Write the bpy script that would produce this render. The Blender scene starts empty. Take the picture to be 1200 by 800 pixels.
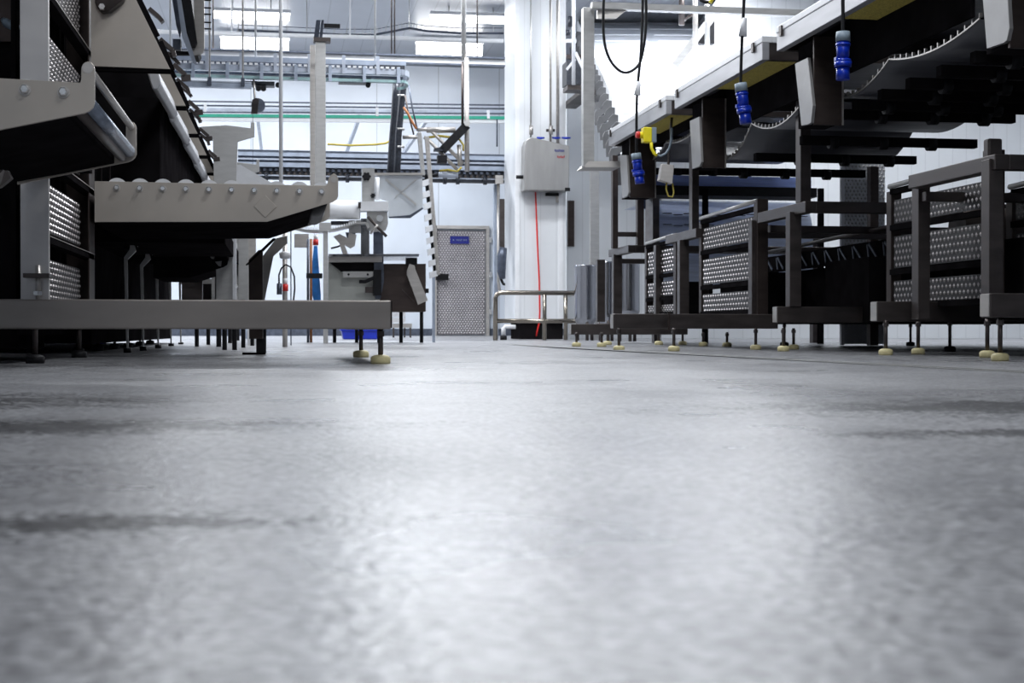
import bpy, bmesh, math, random
from mathutils import Vector
random.seed(7)
R = math.radians
F = 1667.0; HZ = 388.0; CH = 0.137; YAW = math.atan(270 / F)
SN, CS = math.sin(YAW), math.cos(YAW)
scene = bpy.context.scene
C = scene.collection

# ------------------------------------------------------------ camera, world, lights, exposure
cam_d = bpy.data.cameras.new('camera'); cam = bpy.data.objects.new('camera', cam_d); C.objects.link(cam)
cam_d.sensor_width = 36.0; cam_d.lens = 36.0 * F / 1200.0
cam.location = (0, 0, CH)
cam.rotation_euler = (R(90) - math.atan(12 / F), 0, -YAW)
cam_d.clip_start = 0.02; cam_d.clip_end = 100
cam_d.dof.use_dof = True; cam_d.dof.focus_distance = 6.8; cam_d.dof.aperture_fstop = 10.0
scene.camera = cam
scene.view_settings.view_transform = 'Standard'; scene.view_settings.look = 'None'
scene.view_settings.gamma = 1.0; scene.view_settings.use_curve_mapping = False
scene.view_settings.exposure = 0.0
w = bpy.data.worlds.new('world'); scene.world = w; w.use_nodes = True
w.node_tree.nodes['Background'].inputs[0].default_value = (0.8, 0.88, 1, 1)
w.node_tree.nodes['Background'].inputs[1].default_value = 0.06

def area(x, y, z, sx, sy, power, col=(0.93, 0.96, 1.0)):
    d = bpy.data.lights.new('overhead_fill_light', 'AREA'); d.shape = 'RECTANGLE'; d.size = sx; d.size_y = sy
    d.energy = power; d.color = col
    o = bpy.data.objects.new('overhead_fill_light', d); C.objects.link(o); o.location = (x, y, z)
    return o
CEIL = 5.25
for (x, y, p) in [(-0.3, -2.2, 110), (1.7, 1.5, 105), (1.8, 6.0, 130), (2.0, 10.0, 140), (2.3, 14.0, 150), (-1.0, 17.5, 190), (2.0, 16.5, 175), (-4.5, 17.5, 140),  # overhead fills without fixtures; the first is added to light camera-side faces
                  (-2.2, 22.8, 300), (1.6, 22.8, 290), (6.2, 17.5, 190), (5.6, 19.6, 110), (4.6, 13.0, 80), (-6.0, 23.0, 280), (10.0, 15.0, 160)]:  # includes fills added to brighten the incline belt
    area(x, y, CEIL - 0.12, 1.6, 0.5, p)

# ------------------------------------------------------------ pixel helpers
def pz(px, py, z):
    u = (px - 600) / F
    return Vector((z * (SN + u * CS), z * (CS - u * SN), CH + (HZ - py) / F * z))
def pY(px, py, Y):
    return pz(px, py, Y / (CS - (px - 600) / F * SN))
def pX(px, py, X):
    return pz(px, py, X / (SN + (px - 600) / F * CS))
def floor_z(y):
    return 0.0 if y < 11 else (y - 11) * 0.0035

# ------------------------------------------------------------ materials
def mat(name, col, rough=0.5, metal=0.0, noise=0.0, scale=20.0, stretch=(1, 1, 1), bump=0.0, emit=0.0, spec=0.5, trans=0.0, rvar=0.0):
    m = bpy.data.materials.new(name); m.use_nodes = True
    nt = m.node_tree; b = nt.nodes['Principled BSDF']
    b.inputs['Base Color'].default_value = (*col, 1); b.inputs['Roughness'].default_value = rough
    b.inputs['Metallic'].default_value = metal; b.inputs['Specular IOR Level'].default_value = spec
    if trans: b.inputs['Transmission Weight'].default_value = trans
    if emit:
        b.inputs['Emission Color'].default_value = (*col, 1); b.inputs['Emission Strength'].default_value = emit
    if noise or bump or rvar:
        tc = nt.nodes.new('ShaderNodeTexCoord'); mp = nt.nodes.new('ShaderNodeMapping'); mp.inputs['Scale'].default_value = stretch
        nz = nt.nodes.new('ShaderNodeTexNoise'); nz.inputs['Scale'].default_value = scale; nz.inputs['Detail'].default_value = 5
        nt.links.new(tc.outputs['Object'], mp.inputs[0]); nt.links.new(mp.outputs[0], nz.inputs['Vector'])
        if noise:
            mr = nt.nodes.new('ShaderNodeMapRange'); mr.inputs[1].default_value = 0.3; mr.inputs[2].default_value = 0.7
            mr.inputs[3].default_value = 1 - noise; mr.inputs[4].default_value = 1 + noise
            nt.links.new(nz.outputs[0], mr.inputs[0])
            mx = nt.nodes.new('ShaderNodeVectorMath'); mx.operation = 'SCALE'; mx.inputs[0].default_value = col
            nt.links.new(mr.outputs[0], mx.inputs['Scale']); nt.links.new(mx.outputs[0], b.inputs['Base Color'])
        if rvar:
            mr2 = nt.nodes.new('ShaderNodeMapRange'); mr2.inputs[1].default_value = 0.3; mr2.inputs[2].default_value = 0.7
            mr2.inputs[3].default_value = max(0.02, rough - rvar); mr2.inputs[4].default_value = rough + rvar
            nt.links.new(nz.outputs[0], mr2.inputs[0]); nt.links.new(mr2.outputs[0], b.inputs['Roughness'])
        if bump:
            bp = nt.nodes.new('ShaderNodeBump'); bp.inputs['Strength'].default_value = bump; bp.inputs['Distance'].default_value = 0.01
            nt.links.new(nz.outputs[0], bp.inputs['Height']); nt.links.new(bp.outputs[0], b.inputs['Normal'])
    return m
M = {}
M['steel'] = mat('brushed_stainless', (0.50, 0.475, 0.45), 0.42, 0.75, 0.10, 6, (1, 1, 6), rvar=0.06)
M['steel_l'] = mat('satin_stainless_light', (0.50, 0.495, 0.485), 0.38, 0.6, 0.08, 8, (1, 1, 4), rvar=0.05)
M['steel_d'] = mat('shaded_dark_stainless', (0.082, 0.070, 0.067), 0.40, 0.75, 0.2, 5, (1, 1, 3), rvar=0.08)  # stainless darkened in its colour to stand for shade between the machines
M['steel_b'] = mat('oxidised_brown_steel', (0.06, 0.046, 0.042), 0.45, 0.7, 0.2, 5, (1, 1, 3))
M['polish'] = mat('polished_stainless', (0.36, 0.37, 0.40), 0.14, 1.0, 0.05, 5, (6, 6, 0.6), rvar=0.05)
M['chrome'] = mat('bright_bolt_steel', (0.75, 0.74, 0.72), 0.2, 1.0, 0.1, 60)
M['black'] = mat('black_plastic', (0.010, 0.010, 0.012), 0.55, 0, 0.3, 30, spec=0.2)
M['dark'] = mat('shade_dark_machine_steel', (0.012, 0.011, 0.012), 0.8, 0.0, 0.3, 6, spec=0.0)  # near-black colour stands in for deep shade in and under the machines
M['white_pl'] = mat('white_plastic', (0.80, 0.81, 0.83), 0.4, 0, 0.04, 10)
M['white_rail'] = mat('worn_white_guide_plastic', (0.62, 0.63, 0.66), 0.45, 0, 0.12, 12, (1, 4, 1))
M['cream'] = mat('cream_foot_rubber', (0.62, 0.55, 0.30), 0.55, 0, 0.12, 40)
M['yellow_board'] = mat('yellow_foam_board', (0.42, 0.34, 0.07), 0.9, 0, 0.35, 90, bump=0.6)
M['blue'] = mat('blue_plug_plastic', (0.004, 0.03, 0.42), 0.3, 0, 0.1, 20)
M['greycap'] = mat('grey_blue_plug_collar', (0.22, 0.28, 0.34), 0.5, 0, 0.1, 20)
M['yellow'] = mat('yellow_switch_plastic', (0.85, 0.72, 0.02), 0.4, 0, 0.05, 20)
M['red'] = mat('red_plastic', (0.65, 0.02, 0.015), 0.4, 0, 0.05, 20)
M['green'] = mat('green_belt', (0.02, 0.38, 0.25), 0.4, 0, 0.1, 20)
M['rail_blue'] = mat('bluish_painted_steel', (0.36, 0.41, 0.50), 0.38, 0.4, 0.15, 8)
M['rail_dark'] = mat('dark_blue_grey_steel', (0.09, 0.105, 0.14), 0.4, 0.5, 0.3, 14)
M['chain'] = mat('black_chain', (0.03, 0.034, 0.045), 0.35, 0.3, 0.4, 40)
M['belt_grey'] = mat('grey_modular_belt', (0.05, 0.052, 0.065), 0.45, 0.1, 0.15, 12, (0.3, 6, 6), rvar=0.08)
M['belt_blue'] = mat('pale_blue_modular_belt', (0.50, 0.56, 0.70), 0.4, 0.0, 0.15, 12, (0.3, 4, 4))
M['belt_white'] = mat('white_modular_belt', (0.72, 0.75, 0.80), 0.35, 0.0, 0.06, 3, (0.6, 5, 5))
M['cabinet'] = mat('pale_green_grey_cabinet', (0.42, 0.43, 0.40), 0.45, 0.2, 0.12, 5)
M['bluebag'] = mat('blue_plastic_sheet', (0.03, 0.22, 0.65), 0.3, 0, 0.3, 12)
M['bluebin'] = mat('blue_bin_plastic', (0.01, 0.03, 0.42), 0.4, 0, 0.15, 8)
M['signblue'] = mat('navy_sign', (0.004, 0.008, 0.16), 0.4, 0, 0.05, 8)
M['wood'] = mat('orange_brown_cable', (0.35, 0.13, 0.04), 0.6, 0, 0.2, 30)
M['tube'] = mat('fluorescent_tube', (1.0, 1.0, 1.0), 0.5, emit=9.0)
M['clear'] = mat('scratched_clear_panel', (0.72, 0.75, 0.78), 0.25, 0, 0.08, 5, trans=0.35)
M['belt_bluelit'] = mat('blue_reflection_belt', (0.38, 0.50, 1.0), 0.4, 0, 0.2, 12, (0.3, 4, 4))  # blue reflected light put into the belt colour

def panel_wall(name, col, pitch, axis=0, rough=0.35, strength=0.35):
    m = mat(name, col, rough); nt = m.node_tree; b = nt.nodes['Principled BSDF']
    tc = nt.nodes.new('ShaderNodeTexCoord'); sx = nt.nodes.new('ShaderNodeSeparateXYZ')
    nt.links.new(tc.outputs['Object'], sx.inputs[0])
    fr = nt.nodes.new('ShaderNodeMath'); fr.operation = 'PINGPONG'; fr.inputs[1].default_value = pitch / 2
    nt.links.new(sx.outputs[axis], fr.inputs[0])
    lt = nt.nodes.new('ShaderNodeMath'); lt.operation = 'LESS_THAN'; lt.inputs[1].default_value = 0.008
    nt.links.new(fr.outputs[0], lt.inputs[0])
    nz = nt.nodes.new('ShaderNodeTexNoise'); nz.inputs['Scale'].default_value = 0.9; nz.inputs['Detail'].default_value = 4
    nt.links.new(tc.outputs['Object'], nz.inputs['Vector'])
    mr = nt.nodes.new('ShaderNodeMapRange'); mr.inputs[1].default_value = 0.3; mr.inputs[2].default_value = 0.7
    mr.inputs[3].default_value = 0.9; mr.inputs[4].default_value = 1.05; nt.links.new(nz.outputs[0], mr.inputs[0])
    sub = nt.nodes.new('ShaderNodeMath'); sub.operation = 'MULTIPLY_ADD'; sub.inputs[1].default_value = -strength
    nt.links.new(lt.outputs[0], sub.inputs[0]); nt.links.new(mr.outputs[0], sub.inputs[2])
    vm = nt.nodes.new('ShaderNodeVectorMath'); vm.operation = 'SCALE'; vm.inputs[0].default_value = col
    nt.links.new(sub.outputs[0], vm.inputs['Scale']); nt.links.new(vm.outputs[0], b.inputs['Base Color'])
    return m
M['wall'] = panel_wall('insulated_white_wall_panels', (0.62, 0.67, 0.74), 1.15)
M['wall_white'] = panel_wall('bright_white_cladding', (0.76, 0.78, 0.80), 0.22, strength=0.10)
M['ceil'] = panel_wall('grey_white_ceiling_sheets', (0.42, 0.44, 0.48), 0.33, strength=0.25)

def floor_material():
    m = bpy.data.materials.new('wet_speckled_resin_floor'); m.use_nodes = True
    nt = m.node_tree; N = nt.nodes; L = nt.links; b = N['Principled BSDF']
    tc = N.new('ShaderNodeTexCoord')
    def noise(s, d=4, st=None):
        n = N.new('ShaderNodeTexNoise'); n.inputs['Scale'].default_value = s; n.inputs['Detail'].default_value = d
        if st:
            mp = N.new('ShaderNodeMapping'); mp.inputs['Scale'].default_value = st
            L.new(tc.outputs['Object'], mp.inputs[0]); L.new(mp.outputs[0], n.inputs['Vector'])
        else: L.new(tc.outputs['Object'], n.inputs['Vector'])
        return n
    sp = noise(95, 3); mid = noise(14, 4); big = noise(1.6, 3)
    r1 = N.new('ShaderNodeValToRGB'); r1.color_ramp.elements[0].position = 0.36; r1.color_ramp.elements[1].position = 0.66
    r1.color_ramp.elements[0].color = (0.16, 0.16, 0.168, 1); r1.color_ramp.elements[1].color = (0.41, 0.415, 0.43, 1)
    L.new(sp.outputs[0], r1.inputs[0])
    r2 = N.new('ShaderNodeValToRGB'); r2.color_ramp.elements[0].position = 0.35; r2.color_ramp.elements[1].position = 0.65
    r2.color_ramp.elements[0].color = (0.84, 0.84, 0.86, 1); r2.color_ramp.elements[1].color = (1.04, 1.04, 1.04, 1)
    L.new(mid.outputs[0], r2.inputs[0])
    mx = N.new('ShaderNodeMixRGB'); mx.blend_type = 'MULTIPLY'; mx.inputs[0].default_value = 1
    L.new(r1.outputs[0], mx.inputs[1]); L.new(r2.outputs[0], mx.inputs[2]); 
    # ragged wet stains; the two widest also paint shade under the machines
    geo = N.new('ShaderNodeNewGeometry'); last = mx.outputs[0]
    one = N.new('ShaderNodeValue'); one.outputs[0].default_value = 0.5; specv = one.outputs[0]
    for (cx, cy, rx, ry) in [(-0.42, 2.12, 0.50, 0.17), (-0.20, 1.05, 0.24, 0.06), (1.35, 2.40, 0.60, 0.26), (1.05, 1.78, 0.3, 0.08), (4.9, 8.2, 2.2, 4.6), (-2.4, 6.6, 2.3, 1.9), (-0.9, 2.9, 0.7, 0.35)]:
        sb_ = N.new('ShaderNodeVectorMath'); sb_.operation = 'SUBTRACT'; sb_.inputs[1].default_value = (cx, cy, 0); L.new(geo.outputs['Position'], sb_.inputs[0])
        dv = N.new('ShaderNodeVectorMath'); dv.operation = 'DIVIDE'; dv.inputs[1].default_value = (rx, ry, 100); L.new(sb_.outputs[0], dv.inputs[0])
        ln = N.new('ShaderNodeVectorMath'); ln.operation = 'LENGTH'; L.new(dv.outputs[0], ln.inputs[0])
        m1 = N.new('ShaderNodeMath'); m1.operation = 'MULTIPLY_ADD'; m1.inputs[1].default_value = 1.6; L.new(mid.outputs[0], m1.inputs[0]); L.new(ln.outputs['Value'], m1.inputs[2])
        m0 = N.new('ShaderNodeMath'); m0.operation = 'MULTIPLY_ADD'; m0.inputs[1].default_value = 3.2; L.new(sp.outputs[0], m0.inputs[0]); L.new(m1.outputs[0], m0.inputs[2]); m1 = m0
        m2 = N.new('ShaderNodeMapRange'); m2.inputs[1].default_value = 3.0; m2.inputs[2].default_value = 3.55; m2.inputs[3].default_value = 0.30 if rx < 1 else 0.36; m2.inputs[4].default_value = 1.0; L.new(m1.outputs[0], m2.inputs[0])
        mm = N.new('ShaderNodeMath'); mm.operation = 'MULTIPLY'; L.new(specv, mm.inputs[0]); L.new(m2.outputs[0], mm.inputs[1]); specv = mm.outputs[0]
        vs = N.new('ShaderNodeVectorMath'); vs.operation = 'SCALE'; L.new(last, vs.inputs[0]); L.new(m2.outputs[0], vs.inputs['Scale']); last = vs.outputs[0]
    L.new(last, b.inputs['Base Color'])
    mr = N.new('ShaderNodeMapRange'); mr.inputs[1].default_value = 0.35; mr.inputs[2].default_value = 0.65
    mr.inputs[3].default_value = 0.27; mr.inputs[4].default_value = 0.42; L.new(big.outputs[0], mr.inputs[0]); L.new(mr.outputs[0], b.inputs['Roughness'])
    ad = N.new('ShaderNodeMath'); ad.operation = 'MULTIPLY_ADD'; ad.inputs[1].default_value = 0.35
    L.new(mid.outputs[0], ad.inputs[0]); L.new(sp.outputs[0], ad.inputs[2])
    bp = N.new('ShaderNodeBump'); bp.inputs['Strength'].default_value = 0.35; bp.inputs['Distance'].default_value = 0.004
    L.new(ad.outputs[0], bp.inputs['Height']); L.new(bp.outputs[0], b.inputs['Normal'])
    L.new(specv, b.inputs['Specular IOR Level'])
    return m
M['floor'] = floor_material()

# ------------------------------------------------------------ mesh builder
WL = {}
class MB:
    def __init__(s): s.bm = bmesh.new()
    def face(s, vs, smooth=False):
        try:
            f = s.bm.faces.new(vs); f.smooth = smooth
        except ValueError: pass
    def box(s, a, b):
        x0, x1 = sorted((a[0], b[0])); y0, y1 = sorted((a[1], b[1])); z0, z1 = sorted((a[2], b[2]))
        v = [s.bm.verts.new(p) for p in ((x0,y0,z0),(x1,y0,z0),(x1,y1,z0),(x0,y1,z0),(x0,y0,z1),(x1,y0,z1),(x1,y1,z1),(x0,y1,z1))]
        for q in ((0,3,2,1),(4,5,6,7),(0,1,5,4),(1,2,6,5),(2,3,7,6),(3,0,4,7)): s.face([v[i] for i in q])
        return s
    def prism(s, pts, d):
        d = Vector(d); a = [s.bm.verts.new(p) for p in pts]; b = [s.bm.verts.new(Vector(p) + d) for p in pts]; n = len(pts)
        s.face(a); s.face(b[::-1])
        for i in range(n): s.face([a[i], b[i], b[(i+1) % n], a[(i+1) % n]])
        return s
    def bar(s, a, b, wdt, hgt, up=(0, 0, 1)):
        a, b = Vector(a), Vector(b); t = (b - a).normalized(); up = Vector(up)
        if abs(t.dot(up)) > 0.98: up = Vector((0, 1, 0))
        r = t.cross(up).normalized(); u = r.cross(t).normalized()
        q = [a + r * (i * wdt / 2) + u * (j * hgt / 2) for i, j in ((-1,-1),(1,-1),(1,1),(-1,1))]
        return s.prism(q, b - a)
    def tube(s, pts, r, n=10, closed_ends=True):
        pts = [Vector(p) for p in pts]; rings = []; prev = None
        for i, p in enumerate(pts):
            t = (pts[min(i+1, len(pts)-1)] - pts[max(i-1, 0)]).normalized()
            if prev is None:
                ref = Vector((0, 0, 1)) if abs(t.z) < 0.9 else Vector((1, 0, 0))
                u = t.cross(ref).normalized()
            else:
                u = (prev - t * prev.dot(t)).normalized()
            prev = u; v = t.cross(u)
            rr = r[i] if isinstance(r, (list, tuple)) else r
            rings.append([s.bm.verts.new(p + (u * math.cos(2*math.pi*k/n) + v * math.sin(2*math.pi*k/n)) * rr) for k in range(n)])
        for i in range(len(rings)-1):
            for k in range(n): s.face([rings[i][k], rings[i][(k+1) % n], rings[i+1][(k+1) % n], rings[i+1][k]], n > 6)
        if closed_ends: s.face(rings[0][::-1]); s.face(rings[-1])
        return s
    def cyl(s, a, b, r, n=16): return s.tube([a, b], r, n)
    def lathe(s, o, prof, n=20):
        rings = [[s.bm.verts.new((o[0] + r * math.cos(2*math.pi*k/n), o[1] + r * math.sin(2*math.pi*k/n), o[2] + z)) for k in range(n)] for r, z in prof]
        for i in range(len(rings)-1):
            for k in range(n): s.face([rings[i][k], rings[i][(k+1) % n], rings[i+1][(k+1) % n], rings[i+1][k]], True)
        s.face(rings[0][::-1]); s.face(rings[-1]); return s
    def dimples(s, o, u, v, nrm, nu, nv, size=0.36, h=0.5):
        """staggered raised pyramids over the rectangle o + u + v"""
        o, u, v, nrm = Vector(o), Vector(u), Vector(v), Vector(nrm).normalized()
        du, dv = u / nu, v / nv; hh = min(du.length, dv.length) * h
        for j in range(nv):
            for i in range(nu):
                c = o + du * (i + (0.25 if j % 2 else 0.75)) + dv * (j + 0.5)
                q = [s.bm.verts.new(p) for p in (c - du * size, c - dv * size * 1.25, c + du * size, c + dv * size * 1.25)]
                t = s.bm.verts.new(c + nrm * hh)
                for k in range(4): s.face([q[k], q[(k+1) % 4], t])
        return s
    def build(s, name, m, parent=None, label=None, bevel=0.0):
        bmesh.ops.recalc_face_normals(s.bm, faces=s.bm.faces[:])
        vs = [v.co for v in s.bm.verts]
        if parent is not None: loc = WL[parent.name]; off = Vector(loc)
        else:
            off = Vector(((min(v.x for v in vs) + max(v.x for v in vs)) / 2, (min(v.y for v in vs) + max(v.y for v in vs)) / 2, min(v.z for v in vs)))
        for v in s.bm.verts: v.co -= off
        me = bpy.data.meshes.new(name); s.bm.to_mesh(me); s.bm.free()
        me.materials.append(M[m] if isinstance(m, str) else m)
        o = bpy.data.objects.new(name, me); C.objects.link(o)
        if parent is not None: o.parent = parent
        else: o.location = off
        WL[o.name] = tuple(off)
        if label: o['label'] = label
        if bevel:
            bv = o.modifiers.new('bevel', 'BEVEL'); bv.width = bevel; bv.segments = 2; bv.limit_method = 'ANGLE'
        return o
def tag(o, label, cat, group=None, kind=None):
    if label: o['label'] = label
    if cat: o['category'] = cat
    if group: o['group'] = group
    if kind: o['kind'] = kind
    return o
def thing(name, label, cat, loc, group=None):
    o = bpy.data.objects.new(name, None); C.objects.link(o); o.location = loc; o.empty_display_size = 0.1
    WL[o.name] = tuple(loc); return tag(o, label, cat, group)
def struct(o): o['kind'] = 'structure'; return o
def plate(pts, Y, t): return MB().prism([pY(x, y, Y) for x, y in pts], (0, t, 0))

M['doorleaf'] = mat('quilted_stainless_door', (0.46, 0.44, 0.45), 0.42, 0.35, 0.10, 3)
M['doorbase'] = mat('door_sheet_steel', (0.18, 0.17, 0.18), 0.45, 0.4, 0.10, 3)  # same door metal, darkened between dimples to stand for dark reflections
M['sheet_dark'] = mat('guard_sheet_shaded', (0.03, 0.027, 0.027), 0.5, 0.4, 0.1, 10)  # same metal as the dimples, darkened to stand for its dark reflections
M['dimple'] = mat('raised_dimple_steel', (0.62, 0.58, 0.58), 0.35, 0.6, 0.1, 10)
M['conv_side'] = mat('conveyor_side_steel', (0.40, 0.40, 0.42), 0.4, 0.35, 0.10, 5, (1, 0.5, 4))
M['cheek'] = mat('dull_cheek_steel', (0.27, 0.265, 0.265), 0.42, 0.45, 0.15, 4)
M['steel_arm'] = mat('satin_arm_plate_steel', (0.47, 0.425, 0.375), 0.40, 0.5, 0.10, 3, (1, 1, 1), rvar=0.08)
M['roller_blue'] = mat('bluish_wet_roller', (0.20, 0.235, 0.30), 0.25, 0.5, 0.3, 14, (3, 0.6, 3))
M['steel_post'] = mat('pale_post_steel', (0.62, 0.60, 0.59), 0.42, 0.45, 0.12, 3, (1, 1, 2), rvar=0.08)
M['beam_steel'] = mat('brushed_beam_steel', (0.29, 0.262, 0.24), 0.42, 0.6, 0.12, 2.5, (1, 1, 3), rvar=0.08)
M['rail_pale'] = mat('pale_rail_steel', (0.42, 0.46, 0.54), 0.38, 0.3, 0.15, 8)
M['rail_teal'] = mat('pale_teal_rail', (0.30, 0.45, 0.46), 0.38, 0.2, 0.15, 8)
M['redtext'] = mat('red_print', (0.35, 0.01, 0.02), 0.5, 0, 0.05, 8)
M['railmetal'] = mat('tarnished_rail_steel', (0.30, 0.27, 0.23), 0.22, 0.95, 0.15, 8)
M['box_steel'] = mat('brushed_box_steel', (0.34, 0.335, 0.33), 0.4, 0.6, 0.15, 2, (3, 1, 0.6))
M['bracket_steel'] = mat('grey_bracket_steel', (0.11, 0.112, 0.118), 0.45, 0.4, 0.15, 6)

# ------------------------------------------------------------ the setting
WY = 26.5
def floor_mesh():
    bm = bmesh.new(); xs = [-9.5, 13.0]; ys = [-5, 11, WY + 0.2]; top = []
    for y in ys: top.append([bm.verts.new((x, y, floor_z(y))) for x in xs])
    bot = [[bm.verts.new((x, y, -0.25)) for x in xs] for y in ys]
    for i in range(2):
        bm.faces.new((top[i][0], top[i][1], top[i+1][1], top[i+1][0])); bm.faces.new((bot[i][0], bot[i+1][0], bot[i+1][1], bot[i][1]))
        bm.faces.new((top[i][0], top[i+1][0], bot[i+1][0], bot[i][0])); bm.faces.new((top[i][1], bot[i][1], bot[i+1][1], top[i+1][1]))
    bm.faces.new((top[0][0], bot[0][0], bot[0][1], top[0][1])); bm.faces.new((top[2][0], top[2][1], bot[2][1], bot[2][0]))
    b = MB(); b.bm.free(); b.bm = bm; return b
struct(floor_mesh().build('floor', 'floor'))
struct(MB().box((-9.6, -5.1, CEIL), (13.1, WY + 0.2, CEIL + 0.2)).build('ceiling', 'ceil'))
struct(MB().box((-9.6, WY, -0.2), (13.1, WY + 0.2, CEIL)).build('wall_back', 'wall'))
struct(MB().box((-9.7, -5, -0.2), (-9.5, WY, CEIL)).build('wall_left', 'wall'))
struct(MB().box((13.0, -5, -0.2), (13.2, WY, CEIL)).build('wall_right', 'wall'))
struct(MB().box((-9.6, -5.2, -0.2), (13.1, -5, CEIL)).build('wall_front', 'wall'))
struct(MB().box((-9.5, WY - 0.05, 0), (pY(508, 390, WY).x, WY, floor_z(WY) + 0.13)).box((pY(574, 390, WY).x, WY - 0.05, 0), (8, WY, floor_z(WY) + 0.13)).build('baseboard_back', 'rail_dark'))
# white box pillar and partition
PY0 = 19.0
a = pY(603.5, 0, PY0); b_ = pY(663, 0, PY0)
PXL, PXR = a.x, b_.x
struct(MB().box((PXL, PY0, 0.26), (PXR, PY0 + 0.9, CEIL)).build('wall_pillar', 'wall_white'))
struct(MB().box((PXL + 0.08, PY0 + 0.05, 0), (PXR - 0.03, PY0 + 0.85, 0.26)).build('baseboard_pillar', 'dark'))
PPY = 20.2
xa = pY(664, 0, PPY).x; xb = pY(838, 0, PPY).x
zt = pY(670, 97, PPY).z
struct(MB().box((xa, PPY, 0), (xb, PPY + 0.15, zt)).box((xb, PPY, 0), (12.9, PPY + 0.15, CEIL)).build('wall_partition', 'wall_white'))
# corner flashing on the pillar
for k, px in enumerate((606, 657)):
    p = pY(px, 0, PY0)
    struct(MB().box((p.x - 0.03, PY0 - 0.012, 0.27), (p.x + 0.03, PY0, CEIL)).build('trim_%d' % (k + 1), 'white_pl'))
# door
def door():
    x0 = pY(510, 0, WY).x; x1 = pY(569, 0, WY).x; z0 = floor_z(WY); z1 = pY(540, 268.5, WY).z; Y = WY
    fr = MB()
    fr.box((x0 - 0.05, Y - 0.09, z0), (x0 + 0.02, Y, z1 + 0.06)).box((x1 - 0.0, Y - 0.09, z0), (x1 + 0.06, Y, z1 + 0.06)).box((x0, Y - 0.09, z1), (x1, Y, z1 + 0.06))
    f = struct(fr.build('door_1', 'steel')); 
    MB().box((x0 + 0.03, Y - 0.045, z0 + 0.02), (x1 - 0.02, Y - 0.01, z1 - 0.03)).build('door_leaf', 'doorbase', f)
    MB().dimples((x0 + 0.035, Y - 0.045, z0 + 0.03), (x1 - x0 - 0.06, 0, 0), (0, 0, z1 - z0 - 0.08), (0, -1, 0), 17, 46, 0.44, 0.32).build('quilted_sheet', 'doorleaf', f)
    s0 = pY(527, 277, Y); s1 = pY(549, 286, Y)
    sg = MB().box((s0.x, Y - 0.075, s1.z), (s1.x, Y - 0.062, s0.z)).build('door_sign', 'signblue', f)
    t = MB(); y = Y - 0.077; zc = (s0.z + s1.z) / 2; wd = s1.x - s0.x
    t.box((s0.x + 0.05, y, zc - 0.004), (s0.x + 0.08, y + .004, zc + 0.004)).box((s0.x + 0.055, y, zc - 0.018), (s0.x + 0.063, y + .004, zc + 0.018))
    for i in range(11):
        if i == 6: continue
        xx = s0.x + wd * 0.33 + i * wd * 0.053; hh = 0.016 if i % 3 else 0.012
        t.box((xx, y, zc - hh), (xx + 0.005, y + .004, zc + hh)).box((xx, y, zc + (hh - 0.005 if i % 2 else -0.002)), (xx + 0.012, y + .004, zc + (hh if i % 2 else 0.003)))
    t.build('sign_lettering', 'greycap', sg)
    hz = pY(520, 325, Y)
    MB().box((x0 + 0.0, Y - 0.14, hz.z - 0.05), (x0 + 0.17, Y - 0.09, hz.z + 0.06)).cyl((x0 + 0.15, Y - 0.2, hz.z), (x0 + 0.15, Y - 0.09, hz.z), 0.03).build('door_handle', 'black', f)
    for zz in (0.45, 1.15, 1.8):
        MB().box((x1 + 0.06, Y - 0.06, zz), (x1 + 0.11, Y - 0.01, zz + 0.1)).build('hinge', 'chrome', f)
door()

# ceiling lamps (long fluorescent battens)
def lamp(px0, px1, py, y, label, hgt=0.10):
    a = pY(px0, py, y); b = pY(px1, py, y)
    t = thing('ceiling_lamp', label, 'lamp', ((a.x + b.x) / 2, y, a.z), 'fluorescent battens under the ceiling')
    MB().box((a.x, y - 0.09, a.z + hgt / 2), (b.x, y + 0.09, a.z + hgt / 2 + 0.05)).build('lamp_housing', 'white_pl', t)
    MB().tube([(a.x + 0.02, y, a.z), (b.x - 0.02, y, a.z)], hgt / 2, 14).build('lamp_tube', 'tube', t)
    MB().cyl((a.x + 0.3, y, a.z + hgt / 2 + 0.05), (a.x + 0.3, y, CEIL), 0.008, 8).cyl((b.x - 0.3, y, a.z + hgt / 2 + 0.05), (b.x - 0.3, y, CEIL), 0.008, 8).build('lamp_hanger', 'steel_l', t)
lamp(250, 341, 18, 22.3, 'bright ceiling tube lamp, upper one of the left pair beside the hanging white rod')
lamp(504, 600, 22, 22.3, 'bright ceiling tube lamp, upper one left of the white pillar')
lamp(258, 340, 51, 24.6, 'broad glowing ceiling lamp below the left tube, above the conveyor track', 0.2)
lamp(487, 566, 57, 24.6, 'broad glowing ceiling lamp left of the white pillar, lower of two', 0.2)

# floor drain slot
t = thing('floor_drain', 'long narrow steel drain slot running along the floor before the right machine', 'drain', (2.3, 8, 0))
MB().prism([(2.40, 4.0, 0), (2.43, 4.0, 0), (2.15, 13.4, 0.009), (2.12, 13.4, 0.009)], (0, 0, 0.003)).prism([(2.47, 4.0, 0), (2.50, 4.0, 0), (2.22, 13.4, 0.009), (2.19, 13.4, 0.009)], (0, 0, 0.003)).build('drain_edge', 'steel_l', t)
MB().prism([(2.43, 4.0, -0.01), (2.47, 4.0, -0.01), (2.19, 13.4, 0.0), (2.15, 13.4, 0.0)], (0, 0, 0.0115)).build('drain_slot', 'black', t)

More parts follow.
